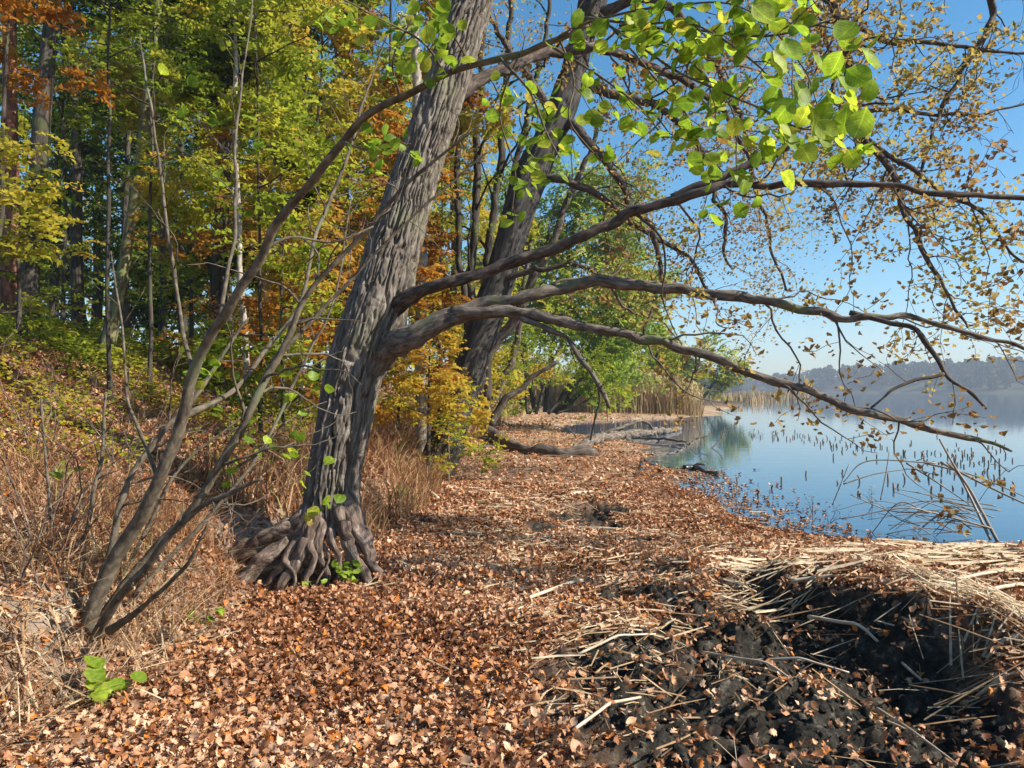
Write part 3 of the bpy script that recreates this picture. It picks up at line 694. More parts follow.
A = np.array([a for a, _ in AS['a']]); m = rng.random(len(A)) < .85
A = np.repeat(A[m], 2, 0); n = len(A); pos = A + rng.normal(0, .03, (n, 3)); pos[:, 2] -= .02
v1 = inst(ROUND, pos, randn(n, .8, rng) * np.array([1, 1, .8]), rng.uniform(0, 6.3, n), rng.uniform(.03, .06, n), rng.random(n), rng)
LC = list(inst.loc)
xy = [(872, 88, 1.62), (846, 120, 1.64), (828, 78, 1.66), (858, 76, 1.64), (812, 40, 1.68), (836, 140, 1.64), (797, 70, 1.74), (776, 62, 1.76), (820, 104, 1.68), (844, 84, 1.66), (790, 140, 1.76), (805, 150, 1.7), (832, 98, 1.62), (862, 122, 1.6), (818, 62, 1.7), (848, 30, 1.62), (780, 128, 1.75), (868, 58, 1.62), (815, 118, 1.66), (745, 178, 1.9), (800, 92, 1.7), (838, 62, 1.65), (790, 50, 1.75), (770, 80, 1.8), (825, 130, 1.62), (762, 12, 1.7), (800, 25, 1.7), (735, 178, 1.92), (850, 100, 1.66), (786, 108, 1.72)]
big = np.array([P(*q) for q in xy]); n = len(big)
nr = rng.normal(0, .55, (n, 3)) + np.array([.15, -.75, .45])
v2 = inst(ROUND, big, nr, rng.uniform(2.2, 4.0, n), rng.uniform(.045, .07, n), rng.uniform(.35, .9, n), rng)
LC += inst.loc
lo = np.array([P(x, y, 4) for x, y in [(200, 370), (215, 365), (242, 408), (262, 440), (275, 455), (258, 462), (290, 445), (300, 425), (312, 380), (240, 475), (318, 480), (322, 500), (66, 478), (205, 380), (232, 398), (282, 372), (300, 402), (310, 470), (316, 512), (160, 65), (250, 120), (220, 118), (180, 130), (210, 180)]])
lo = np.repeat(lo, 3, 0) + rng.normal(0, .05, (len(lo) * 3, 3)); n = len(lo)
v3 = inst(ROUND, lo, randn(n, .9, rng), rng.uniform(0, 6.3, n), rng.uniform(.045, .075, n), rng.random(n), rng)
V, Fs, a = joinl([v1, v2, v3])
LC += inst.loc
mesh('crown', V, Fs, M['alder'], al, smooth=True, rnd=a, lc=np.vstack(LC))

# ------------------------------------------------------------------ forest
def tree(label, pxb, pxt, Y, wpx, bark, leaf, crown_base, H, nl, limb, size, per, seed, cat='tree', name='forest_tree', group='forest trees on the bank', c=None, pts=None, tilt=.45, droop=-.35, trunk_top=.25, nspray=820):
    rng = np.random.default_rng(seed)
    x0 = (pxb - 512) / F * Y; z0 = float(height(x0, Y)) - .15
    top_z = CAMZ + HOR / F * Y
    dx = (pxt - pxb) / F * Y / max(top_z - z0, 1)
    r0 = wpx / 2 / F * Y
    n = 12; t = np.linspace(0, 1, n)
    jit = np.cumsum(rng.normal(0, .05 * H / 12, (n, 2)), 0)
    jit -= jit[:1]
    cc = np.stack([x0 + dx * H * t + jit[:, 0] * .6, Y + jit[:, 1] + 0 * t, z0 + H * t], -1)
    rr = r0 * (1.0 - (1 - trunk_top) * t); rr[0] *= 1.45
    a = catmull(np.hstack([cc, rr[:, None]]), .15)
    e = empty(name, cc[0] + [0, 0, .15], label, cat, group)
    S = {'t': [], 'a': []}
    c = dict(dict(step=.3, wig=.16, up=(.1, droop, droop * .6), kids=(1.5, 1.9, 2), ratio=.42, lmin=.4, lmax=2.0, max=2, ang=(.5, 1.1), flat=.35), **(c or {}))
    for k in range(nl):
        tt = crown_base + (1 - crown_base) * ((k + rng.random()) / nl)
        f = tt * (n - 1); i0 = min(int(f), n - 2); p = cc[i0] + (cc[i0 + 1] - cc[i0]) * (f - i0)
        az = k * 2.4 + rng.normal(0, .5)
        L = limb * rng.uniform(.6, 1.15) * (1.15 - .65 * tt)
        grow(S, p, [math.cos(az), math.sin(az), rng.uniform(.05, .5)], L, max(r0 * .22 * (1.2 - tt), .012), 0, c, rng)
    seg = 20 if wpx > 9 else 10
    wood('trunk', [tube(a[:, :3], a[:, 3], seg, lump(.07, 3, seed))] + twigtubes(S, (6, 4, 3), skip=3), bark, e)
    A = np.array([a for a, _ in S['a']]); ns = int(nspray * per / 3)
    kk = rng.integers(0, len(A), ns); pos = A[kk] + rng.normal(0, size * 1.6, (ns, 3))
    patch = noise3(pos[:, 0] * .8, pos[:, 1] * .8, pos[:, 2] * .8, 77)
    lv = inst(SPRAY, pos, randn(ns, tilt, rng), rng.uniform(0, 6.3, ns), size * rng.uniform(3.5, 6.5, ns), np.clip(.45 * rng.random(ns) + 1.1 * (patch - .5) + .3, 0, 1), rng)
    mesh('crown', lv[0], lv[1], leaf, e, rnd=lv[2])
FB = M['forest_bark']
SP = dict(kids=(1.2, 1.5), max=2)
TREES = [
 ('reddish barked pine trunk at the left edge of the wood', 6, 14, 14, 18, M['pine_bark'], M['orange'], .5, 13, 10, 3.0, .10, 3),
 ('thick dark grey trunk just right of the reddish pine', 30, 48, 13, 20, FB, M['yellowgreen'], .5, 14, 14, 3.6, .10, 3),
 ('straight slim blackish trunk between the grey trunk and the leaning mossy one', 82, 68, 17, 13, FB, M['yellowgreen'], .45, 14, 14, 3.6, .10, 3),
 ('leaning tree with olive mossy sunlit trunk on the bank', 103, 158, 13, 13, M['mossy_bark'], M['yellowgreen'], .5, 11, 14, 3.2, .09, 4),
 ('thin dark pole of a tree right of the leaning mossy trunk', 160, 158, 20, 8, FB, M['green'], .42, 12, 12, 3.4, .11, 3),
 ('stout dark trunk with pale foot left of the forked pale sapling', 212, 218, 16, 18, FB, M['green'], .42, 14, 16, 3.6, .10, 3),
 ('pale slender forked tree standing behind the alder stems', 246, 232, 12, 7, M['pale_bark'], M['yellowgreen'], .35, 9, 12, 2.2, .085, 4),
 ('thin pale pole on the slope, next to the forked pale tree', 266, 270, 15, 6.5, M['pale_bark'], M['green'], .25, 10, 12, 2.6, .09, 4),
 ('thin grey tree deep in the wood behind the leaning mossy trunk', 128, 125, 24, 8, FB, M['green'], .22, 13, 14, 3.8, .12, 3),
 ('lanky dark tree deep in the wood with a low dense crown', 185, 182, 27, 10, FB, M['green'], .18, 14, 16, 4.2, .13, 4),
 ('yellow leaved tree rising behind the alder arch', 296, 306, 17, 9, FB, M['yellow'], .26, 13, 18, 3.6, .10, 4),
 ('green and yellow tree just left of the big oak', 338, 352, 20, 11, FB, M['yellowgreen'], .2, 14, 18, 4.0, .11, 4),
 ('orange leaved beech glowing behind the big oak trunk', 372, 384, 17, 8, FB, M['orange'], .2, 10, 16, 3.0, .10, 4),
 ('pale barked tree standing behind the big oak', 424, 414, 14, 15, M['pale_bark'], M['yellow'], .5, 13, 10, 2.6, .09, 3),
 ('dark background tree in the left corner of the wood', 52, 56, 26, 10, FB, M['green'], .16, 14, 16, 4.4, .13, 4),
 ('background tree with dull green crown behind the stout dark trunk', 228, 236, 30, 10, FB, M['green'], .15, 15, 18, 4.8, .14, 4),
 ('golden tree between the two leaning oaks', 452, 448, 24, 11, FB, M['yellow'], .16, 11, 20, 3.6, .12, 4),
 ('rust coloured tree low behind the alder stems', 318, 312, 26, 9, FB, M['orange'], .14, 9, 16, 3.8, .13, 4),
 ('broad yellow green tree far behind the pale barked tree', 400, 404, 32, 12, FB, M['yellowgreen'], .14, 16, 22, 5.0, .15, 4),
 ('olive tree deep in the wood between the pale poles', 258, 262, 34, 12, FB, M['yellowgreen'], .14, 17, 20, 5.2, .15, 4),
 ('tall dark tree deep behind the reddish pine', 2, 4, 30, 11, FB, M['yellowgreen'], .16, 15, 18, 5.0, .14, 4),
 ('farthest dim tree behind the slim blackish trunk', 96, 100, 36, 12, FB, M['green'], .12, 17, 20, 5.4, .16, 4),
 ('farthest dim tree behind the thin dark pole', 156, 150, 38, 12, FB, M['yellowgreen'], .12, 17, 20, 5.4, .16, 4),
]
for k, T in enumerate(TREES):
    tree(*T, seed=200 + k)
# thin understorey with flat layered sprays of leaves
SAP = dict(step=.16, kids=(3, 4), ratio=.4, lmin=.2, lmax=.9, max=2, flat=.15, up=(0, -.2, -.15))
for k, T in enumerate([
 ('young beech with flat yellow sprays reaching in at the left edge', -40, -30, 7.5, 8, M['forest_bark'], M['yellow'], .5, 2.7, 8, 1.5, .055, 2),
 ('young beech with yellow green layered sprays under the pine', 20, 26, 10, 6, M['forest_bark'], M['yellowgreen'], .1, 2.2, 10, 1.5, .06, 2),
 ('young beech with orange sprays high at the left edge', -12, 4, 8.5, 7, M['forest_bark'], M['orange'], .62, 5.2, 6, 1.1, .06, 2),
 ('green beech sapling in front of the stout dark trunk', 150, 156, 11.5, 5, M['forest_bark'], M['yellowgreen'], .6, 6, 12, 1.8, .06, 2),
 ('tall beech sapling with bright green top between the trunks', 110, 104, 9.5, 5, M['forest_bark'], M['yellowgreen'], .62, 7, 12, 1.7, .06, 2),
 ('small yellow beech sapling right of the big oak', 428, 430, 11.5, 5, M['forest_bark'], M['yellow'], .45, 2.4, 9, .9, .06, 2),
 ('low amber sapling on the slope behind the alder stems', 300, 304, 11, 5, M['forest_bark'], M['orange'], .1, 3.2, 12, 1.4, .075, 3),
 ('low green sapling left of the big oak', 284, 278, 9.5, 4, M['forest_bark'], M['yellowgreen'], .15, 3.2, 12, 1.2, .07, 3),
 ('yellow sapling beneath the second oak', 462, 458, 16.5, 5, M['forest_bark'], M['yellow'], .35, 2.6, 9, 1.0, .075, 2),
 ('thin sapling with golden sprays rising between the alder stems and the oak', 318, 326, 13, 5, M['forest_bark'], M['yellow'], .25, 7.5, 16, 2.0, .08, 4),
 ('dense green sapling left of the leaning mossy trunk', 62, 60, 14.5, 5, M['forest_bark'], M['yellowgreen'], .55, 7, 12, 1.8, .075, 2),
 ('bushy green sapling behind the reddish pine and grey trunk', 8, 4, 17, 5, M['forest_bark'], M['yellowgreen'], .15, 5, 14, 2.0, .08, 2),
 ('shaded sapling between the thin dark pole and the stout trunk', 190, 192, 18, 5, M['forest_bark'], M['yellowgreen'], .12, 8, 20, 2.5, .09, 4),
 ('rust tinted sapling low under the stout dark trunk', 225, 222, 14, 4, M['forest_bark'], M['orange'], .12, 4.5, 16, 1.7, .08, 3),
 ('bright lime sapling crowding the gap left of the big oak', 345, 350, 15, 5, M['forest_bark'], M['yellowgreen'], .12, 8, 20, 2.2, .085, 4),
 ('amber sapling right behind the big oak', 398, 404, 13, 4, M['forest_bark'], M['orange'], .2, 5.5, 16, 1.5, .08, 3),
 ('lemon yellow sapling right of the pale barked tree', 440, 446, 18, 5, M['forest_bark'], M['yellow'], .1, 6.5, 18, 1.9, .09, 4),
 ('bright yellow green shrub hiding the foot of the second oak', 448, 446, 12, 4, M['shrub_bark'], M['yellowgreen'], .1, 1.6, 9, .9, .055, 1.2),
 ('slim sapling with green sprays above the forked pale tree', 262, 250, 9.5, 4, M['forest_bark'], M['yellowgreen'], .45, 7, 14, 1.7, .07, 3),
]):
    tree(*T, seed=300 + k, cat='sapling', name='beech_sapling', group='young beeches under the wood', c=SAP, tilt=.22, nspray=330)

# dark stems between the oaks and by the water, then the bushes along the shore
def stems(label, name, cat, lines, bark, leaf, tw, per, size, seed, part='stem', seg=10, step=.12, group=None, skip=3, spread=.12, variants=DIA, keep=1.):
    l0 = lines[0][0]
    e = empty(name, P(l0[0], l0[1], l0[2]), label, cat, group); S = {'t': [], 'a': []}
    for k, t in enumerate(lines): bough(e, part, t, bark, seed + k, tw, step, seg, .05, .1, skip=skip, t0=.25, S0=S)
    if leaf:
        lv = leaves(S, per, spread, size, variants, np.random.default_rng(seed), .6 if variants is SPRAY else .8, keep)
        mesh('crown', lv[0], lv[1], leaf, e, rnd=lv[2])
    return e
TB = dict(step=.3, wig=.2, up=(.1, -.1, 0), kids=(1.4, 1.5), ratio=.35, lmin=.5, lmax=2.5, max=2, ang=(.4, 1.0))
stems('clump of dark thin stems between the two leaning oaks', 'alder_clump', 'tree',
      [[(478, 400, 17, 12), (470, 300, 17, 10), (476, 180, 17, 9), (482, 60, 17, 7), (486, -60, 17, 5)],
       [(482, 400, 17, 12), (484, 300, 17, 11), (496, 200, 17, 9), (506, 90, 17, 7), (512, -60, 17, 5)],
       [(486, 400, 17, 11), (492, 300, 17, 10), (512, 190, 17, 8), (536, 80, 17, 6), (560, -50, 17, 4)],
       [(476, 400, 17, 10), (462, 280, 17, 8), (458, 150, 17, 7), (462, 20, 17, 5)]], M['forest_bark'], M['yellowgreen'], dict(TB, kids=(.7, 1.0)), 8, .1, 400)
stems('slim grey trunk leaning right beneath the long bough', 'leaning_tree', 'tree',
      [[(455, 428, 14.5, 17), (470, 395, 14.5, 14), (490, 355, 14.5, 14), (512, 318, 14.4, 12), (540, 265, 14.4, 10), (575, 190, 14.4, 7), (600, 120, 14.5, 5)]], M['oak_branch'], M['lakegreen'], dict(TB, kids=(.9, 1.4)), 6, .09, 410, part='trunk')
stems('twin dark stems at the head of the fallen log', 'shore_alder', 'tree',
      [[(484, 425, 21, 12), (494, 400, 21, 9), (510, 365, 21, 9), (520, 320, 21, 7), (530, 240, 21, 5)],
       [(490, 425, 21, 10), (506, 402, 21, 8), (530, 380, 21, 6), (560, 362, 21, 4)],
       [(482, 425, 21, 10), (486, 392, 21, 6), (492, 350, 21, 5), (500, 290, 21, 4)]], M['log_bark'], M['lakegreen'], dict(TB, kids=(1.1, 1.6)), 8, .12, 415)
TBU = dict(step=.3, wig=.18, up=(.3, .1, -.1), kids=(2.0, 1.7), ratio=.4, lmin=.6, lmax=2.6, max=2, ang=(.4, 1.1))
stems('large fresh green bush leaning over the shore path', 'alder_bush', 'bush',
      [[(545, 412, 32, 5), (552, 350, 32, 5), (566, 270, 32, 6), (580, 190, 32, 4)], [(535, 412, 32, 5), (525, 350, 32, 7), (520, 270, 32, 5), (530, 200, 32, 4)],
       [(552, 412, 31, 5), (590, 360, 31, 6), (620, 320, 31, 4), (640, 290, 31, 3)], [(560, 412, 32, 5), (600, 340, 33, 6), (615, 260, 34, 4), (625, 210, 34, 3)], [(556, 412, 31, 7), (585, 390, 30, 5), (615, 380, 30, 3)], [(530, 412, 31, 7), (512, 385, 30, 5), (505, 340, 30, 3)]], M['forest_bark'], M['lakegreen'], TBU, 5, .75, 420, spread=.35, variants=SPRAY)
stems('feathery pale yellow green bush on the shore in front of the large green bush', 'willow_bush', 'bush',
      [[(528, 414, 27, 4), (524, 370, 27, 3), (516, 320, 27, 2)], [(536, 414, 27, 4), (548, 375, 27, 3), (566, 330, 27, 2)], [(548, 414, 28, 4), (575, 385, 28, 3), (604, 360, 28, 2)], [(556, 414, 28, 3), (590, 400, 28, 2), (622, 388, 28, 2)]], M['forest_bark'], M['yellowgreen'], dict(TBU, kids=(2.4, 1.8)), 4, .5, 425, spread=.3, variants=SPRAY)
stems('yellowing bush between the green bush and the reed bed', 'willow_bush', 'bush',
      [[(640, 410, 58, 6), (650, 380, 58, 4), (672, 350, 58, 3)], [(620, 410, 52, 6), (625, 370, 52, 5), (632, 320, 52, 3), (640, 290, 52, 2)], [(612, 410, 52, 6), (605, 370, 52, 5), (598, 330, 52, 3)], [(628, 410, 54, 6), (648, 375, 54, 4), (662, 340, 54, 3)]], M['forest_bark'], M['yellowgreen'], dict(TBU, kids=(1.4, 1.3)), 9, 1., 430, spread=.5, variants=SPRAY)
stems('low olive bush behind the reed bed', 'willow_bush', 'bush',
      [[(690, 402, 80, 4), (695, 375, 80, 3), (702, 350, 80, 2)], [(680, 402, 80, 4), (668, 370, 80, 3), (660, 350, 80, 2)], [(700, 402, 84, 4), (720, 375, 84, 3), (735, 362, 84, 2)]], M['forest_bark'], M['yellowgreen'], dict(TBU, kids=(1, 1), step=.6), 8, 1.5, 440, spread=.7, variants=SPRAY)

# ------------------------------------------------------------------ far shore
def farwood():
    rng = np.random.default_rng(8); parts = []
    n = 2600
    x = rng.uniform(60, 760, n); y = rng.uniform(470, 800, n)
    fs = 690 - 190 * sstep(170, 330, x)
    m = (y > fs - 2) & (y < fs + 130); x, y = x[m], y[m]
    n2 = 500; yy = rng.uniform(430, 700, n2); xx = np.interp(yy, SH[:, 0], SH[:, 1]) - rng.uniform(4, 50, n2)
    x = np.concatenate([x, xx]); y = np.concatenate([y, yy]); n = len(x)
    z = height(x, y); hh = rng.uniform(6, 10.5, n); tone = rng.random(n)
    k = 90
    u = unit(rng.normal(0, 1, (n, k, 3))) * rng.uniform(.55, 1, (n, k, 1)) ** .5
    pos = np.stack([x[:, None] + u[..., 0] * hh[:, None] * .3, y[:, None] + u[..., 1] * hh[:, None] * .3, z[:, None] + hh[:, None] * (.52 + .48 * u[..., 2])], -1).reshape(-1, 3)
    N = len(pos); t = np.clip(np.repeat(tone, k) * .7 + rng.random(N) * .3, 0, 1)
    return inst(DIA, pos, rng.normal(0, 1, (N, 3)), rng.uniform(0, 6.3, N), rng.uniform(1.8, 3.6, N), t, rng)
V, Fq, a = farwood()
tag(mesh('far_woodland', V, Fq, M['farleaf'], rnd=a), 'hazy woods along the far shore of the lake', 'woodland', kind='stuff')

# the depth of the wood beyond the trees one can tell apart
rng = np.random.default_rng(19)
n = 3400; y = rng.uniform(34, 66, n); x = np.interp(y, BK[:, 0], BK[:, 1]) - 2 - rng.uniform(0, 1, n) * (y * .95)
zz = rng.uniform(0, 1, n) ** 1.3 * 15; m = noise3(x * .35, y * .35, zz * .35, 91) > .42
x, y, zz = x[m], y[m], zz[m]; n = len(x)
lv = inst(SPRAY, np.stack([x, y, height(x, y) + zz], -1), randn(n, .5, rng), rng.uniform(0, 6.3, n), rng.uniform(1., 1.9, n), np.clip(noise3(x * .2, y * .2, zz * .2, 92) * .9 + rng.normal(0, .15, n), 0, 1), rng)
tag(mesh('deep_wood', lv[0], lv[1], M['yellowgreen'], rnd=lv[2]), 'dim mass of leaves deep in the wood', 'woodland', kind='stuff')
# reed bed
rng = np.random.default_rng(17)
n = 9000; y = 48 + 30 * rng.random(n) ** 1.3; x = np.interp(y, SH[:, 0], SH[:, 1]) - (.4 + (y - 48) * .1 + rng.uniform(0, 10, n) * np.clip((y - 40) / 12, .6, 2))
hh = rng.uniform(1.6, 3.1, n) * np.clip(.5 + (np.interp(y, SH[:, 0], SH[:, 1]) - x + 1) / 8, .45, 1) * np.clip(1.15 - (y - 48) / 75, .5, 1); b = np.stack([x, y, np.maximum(height(x, y), -.2)], -1)
V, Fq, a = blades(b, hh, rng.normal(0, .28, (n, 2)), rng.uniform(.03, .06, n), rng, 4, .25)
tip = b + np.stack([0 * x, 0 * x, hh * .87], -1); k = rng.random(n) < .5
pl = inst(DIA, tip[k] + rng.normal(0, .08, (k.sum(), 3)), rng.normal(0, 1, (k.sum(), 3)) * [1, 1, .2], rng.normal(0, .4, k.sum()), rng.uniform(.2, .38, k.sum()), rng.uniform(.6, 1, k.sum()), rng)
V, Fs, a = joinl([(V, Fq, a), pl])
tag(mesh('reed_bed', V, Fs, M['reed'], rnd=a), 'tall tan reed bed at the lake edge', 'reeds', kind='stuff')
n = 2500; y = rng.uniform(100, 420, n) ; x = np.interp(y, SH[:, 0], SH[:, 1]) + rng.uniform(-6, 1, n) + rng.random(n) ** 2 * .07 * y
V, Fq, a = blades(np.stack([x, y, 0 * x - .1], -1), rng.uniform(.9, 2., n), rng.normal(0, .3, (n, 2)), rng.uniform(.1, .25, n), rng, 3, .2)
tag(mesh('far_reed', V, Fq, M['reed'], rnd=a), 'distant reed fringe under the far woods', 'reeds', kind='stuff')

# ------------------------------------------------------------------ leaf litter
rng = np.random.default_rng(23)
def scatter(n, y0, y1, power=1.):
    t = rng.random(n * 2); y = (y0 ** power + (y1 ** power - y0 ** power) * t) ** (1 / power)
    x = rng.uniform(-1, 1, n * 2) * (.78 * y + .4)
    ok = (shore(x, y) > .02); mm = mudmask(x, y)
    ok &= rng.random(len(x)) > np.minimum(mm * 1.6, .9)
    for (a, c_, rx, ry, dp) in PITS[8:]: ok &= ~((((x - a) / rx) ** 2 + ((y - c_) / ry) ** 2 < .8) & (rng.random(len(x)) < .9))
    b = bankd(x, y); ok &= ~((b > -.1) & (b < .5) & (rng.random(len(x)) < .35)); ok &= ~((b > -.15) & (b < 1.) & (y < 5) & (rng.random(len(x)) < .4))
    ok &= rng.random(len(x)) < (.3 + 1.1 * noise2(x * 1.7, y * 1.7, 61))
    return x[ok][:n], y[ok][:n]
parts = []
for (n, y0, y1, var, sz, up) in ((40000, 1.6, 4.2, OAK_HI + OAK_HI + OVAL + ROUND[:2], .045, .05), (64000, 4.2, 7, OAK_MID + OVAL, .043, .05), (56000, 7, 12, OAK_LO, .048, .045), (40000, 1.6, 5.5, DIA, .026, .06), (34000, 12, 26, DIA, .08, .05), (14000, 26, 48, DIA, .16, .05)):
    x, y = scatter(n, y0, y1, 1.0 if y0 < 5 else .6); n = len(x)
    pos = gpos(x, y); pos[:, 2] += rng.random(n) ** 1.6 * up + .004
    tone = np.clip(.68 * rng.random(n) + .16 + .4 * (noise2(x * 1.6, y * 1.6, 62) - .5), 0, .9)
    tone = np.where(rng.random(n) < .05, 1., tone)
    parts.append(inst(var, pos, randn(n, .75, rng), rng.uniform(0, 6.3, n), sz * rng.uniform(.35, 1.35, n), tone, rng))
V, Fs, a = joinl(parts)
tag(mesh('leaf_litter', V, Fs, M['litter'], smooth=False, rnd=a), 'fallen brown oak leaves covering the shore', 'leaf litter', kind='stuff')

# crumbled mud
n = 3600; x = rng.normal(1.35, .6, n); y = rng.normal(3.9, .9, n); m = (rng.random(n) < mudmask(x, y)) & (y > 2.2); x, y = x[m], y[m]; n = len(x)
def clod(sd):
    r_ = np.random.default_rng(sd); u = np.linspace(0, 2 * math.pi, 9)[:-1]; V = [[0, 0, -.5]]
    for v in (-.35, .1, .4):
        rr = math.sqrt(max(0, .25 - v * v * .8)) * r_.uniform(.6, 1.3, 8); V += [[a * math.cos(b), a * math.sin(b), v + r_.normal(0, .08)] for a, b in zip(rr, u)]
    V.append([0, 0, .5]); Fq = [[0, 1 + (k + 1) % 8, 1 + k, 1 + k] for k in range(0)]
    for q in range(2): Fq += [[1 + q * 8 + k, 1 + q * 8 + (k + 1) % 8, 9 + q * 8 + (k + 1) % 8, 9 + q * 8 + k] for k in range(8)]
    Fq += [[17 + k, 17 + (k + 1) % 8, 25, 25] for k in range(8)]
    return np.array(V), np.array([f for f in Fq if len(set(f)) == 4] + [[17 + k, 18 + k, (19 + k) if k < 6 else 17, 25] for k in (0, 2, 4, 6)])
cl = inst([clod(k) for k in range(6)], gpos(x, y), randn(n, .6, rng), rng.uniform(0, 6.3, n), .008 + .045 * rng.random(n) ** 5, rng.random(n), rng)
tag(mesh('mud_crumbs', cl[0], cl[1], M['ground'], smooth=False, mud=np.ones(len(cl[0])), sand=np.zeros(len(cl[0])), far=np.zeros(len(cl[0])), wood=np.zeros(len(cl[0]))), 'crumbled black mud around the holes', 'mud', kind='stuff')

# reed straw lying about
def straw(n, cx, cy, sx, sy, L, az, saz, lift=.03, wk=1., pale=0.):
    x = rng.normal(cx, sx, n); y = rng.normal(cy, sy, n); ok = shore(x, y) > -.5
    for (a, c_, rx, ry, dp) in PITS[8:]: ok &= ((x - a) / (rx + .1)) ** 2 + ((y - c_) / (ry + .05)) ** 2 > 1
    x, y = x[ok], y[ok]; n = len(x)
    th = rng.normal(az, saz, n); ll = L * rng.uniform(.3, 1.2, n); w_ = rng.uniform(.0015, .006, n) * wk
    d = np.stack([np.cos(th), np.sin(th)], -1) * ll[:, None] / 2
    p0 = np.stack([x - d[:, 0], y - d[:, 1]], -1); p1 = np.stack([x + d[:, 0], y + d[:, 1]], -1)
    z0 = np.maximum(height(p0[:, 0], p0[:, 1]), 0) + rng.random(n) * lift + .012; z1 = np.maximum(height(p1[:, 0], p1[:, 1]), 0) + rng.random(n) * lift + .012
    up_ = np.clip(np.maximum(height(x, y), 0) + .012 - (z0 + z1) / 2, 0, .2); z0 = z0 + up_; z1 = z1 + up_; zm = (z0 + z1) / 2 + rng.normal(0, .004, n)
    A0 = np.column_stack([p0, z0]); A2 = np.column_stack([p1, z1]); A1 = np.column_stack([x, y, zm])
    nn = np.stack([-np.sin(th), np.cos(th), 0 * th], -1) * w_[:, None]; up = np.array([0, 0, 1.]) * w_[:, None]
    V = np.stack([A0 - nn, A0 + up, A0 + nn, A1 - nn, A1 + up * 1.2, A1 + nn, A2 - nn * .6, A2 + up * .6, A2 + nn * .6], 1).reshape(-1, 3)
    q = np.array([(0, 1, 4, 3), (1, 2, 5, 4), (3, 4, 7, 6), (4, 5, 8, 7)])
    return V, (q[None] + (np.arange(n) * 9)[:, None, None]).reshape(-1, 4), np.repeat(np.clip(rng.random(n) + pale, 0, 1), 9)
V, Fs, a = joinl([straw(240, 3.2, 6.1, .9, .45, .4, .15, .35, .04, 1.3, .4), straw(150, 3.2, 6.0, 1., .45, .42, .2, .25, .09, 2.6, .6), straw(200, 3.4, 6.3, 1.1, .5, .35, .15, .55, .06, 1.2, .2), straw(60, 2.95, 4.0, .16, .5, .4, .9, .5, .06, 2.6, .6), straw(300, 2.8, 4.4, .16, .6, .3, .9, 1., .12, 1.2, .7), straw(300, -2.35, 3.7, .4, .6, .3, 1.2, 1.1, .06, 1., .1), straw(200, 4.4, 6.7, 1, .3, .5, .08, .25, .07, 2.4, .6), straw(350, 2.1, 6.9, 1., .5, .25, .2, .7, .04, 1.3, .3), straw(110, .4, 4.9, .3, .25, .45, .65, .14, .04, 1.4, .3), straw(80, 1.0, 5.6, .3, .25, .4, .7, .2, .04, 1.4, .3), straw(260, 2.75, 4.7, .16, .6, .42, -.9, .5, .1), straw(150, 2.85, 4.2, .2, .6, .4, -.4, .9, .1, 1.5, .6), straw(220, 2.75, 3.7, .25, .45, .45, -1.0, .7, .1), straw(240, 2.2, 5.9, .6, .3, .3, .2, .3, .04, 1.6, .5), straw(420, .6, 6.3, 1.1, 1.2, .22, .3, .9), straw(700, -.1, 4.6, .8, 1.2, .13, .3, 1.2), straw(1300, .6, 8.5, 1., 2., .24, .25, .9, .06, 1.3, .2),
                  straw(300, .3, 5.4, .7, .9, .35, .5, .5), straw(160, 0, 4, 1., .8, .3, .6, .8), straw(260, 1.3, 7.6, .9, .7, .45, .2, .6), straw(400, 1., 13, 1.4, 3, .6, .1, .5), straw(25, 1.5, 3.6, .4, .6, .4, -.6, .6, .05),
                  straw(60, .35, 4.7, .12, .2, .5, .75, .2), straw(300, 2.0, 23, 2, 4, .9, .1, .4, .08), straw(500, 5, 46, 4, 3, 1.2, .05, .4, .1), straw(200, 4.5, 7.3, 1, .2, .5, .1, .5)])
tag(mesh('reed_litter', V, Fs, M['straw'], rnd=a), 'broken dry reed straw strewn over the shore', 'reed straw', kind='stuff')

# dry grass on the bank
def bankgrass(n, y0, y1, b0, b1, h0, h1, wd, lean=.27, cl=2.5):
    y = rng.uniform(y0, y1, n * 3); b = rng.uniform(b0, b1, n * 3)
    x = np.interp(y, BK[:, 0], BK[:, 1]) - b
    ok = rng.random(n * 3) < sstep(.35, .7, noise2(x * cl, y * cl, 71)) + .12
    ok &= np.abs(x) < .8 * y + .8
    x, y = x[ok][:n], y[ok][:n]; n = len(x)
    return blades(gpos(x, y) - [0, 0, .02], rng.uniform(h0, h1, n), rng.normal(0, lean, (n, 2)) , wd * rng.uniform(.5, 1.4, n), rng, 5, .9)
V, Fs, a = joinl([bankgrass(4200, 2.2, 6.0, .05, 2.2, .12, .6, .0065), bankgrass(3600, 6.6, 13, -.25, 1.2, .3, .85, .010), bankgrass(2500, 13, 26, -.3, 1.5, .4, .9, .018, .25), bankgrass(2600, 4.5, 12, 1, 5, .1, .42, .007), bankgrass(2200, 26, 45, -.3, 3, .5, 1.1, .035, .3)])
tag(mesh('dry_grass', V, Fs, M['brown_grass'], rnd=a), 'dead brown grass along the bank edge', 'grass', kind='stuff')
V, Fq, a = bankgrass(1100, 2., 4.6, -.05, .7, .08, .4, .008, .3, 3)
tag(mesh('dry_straw_tuft', V, Fq, M['straw'], rnd=a), 'pale bleached grass on the near bank', 'grass', kind='stuff')
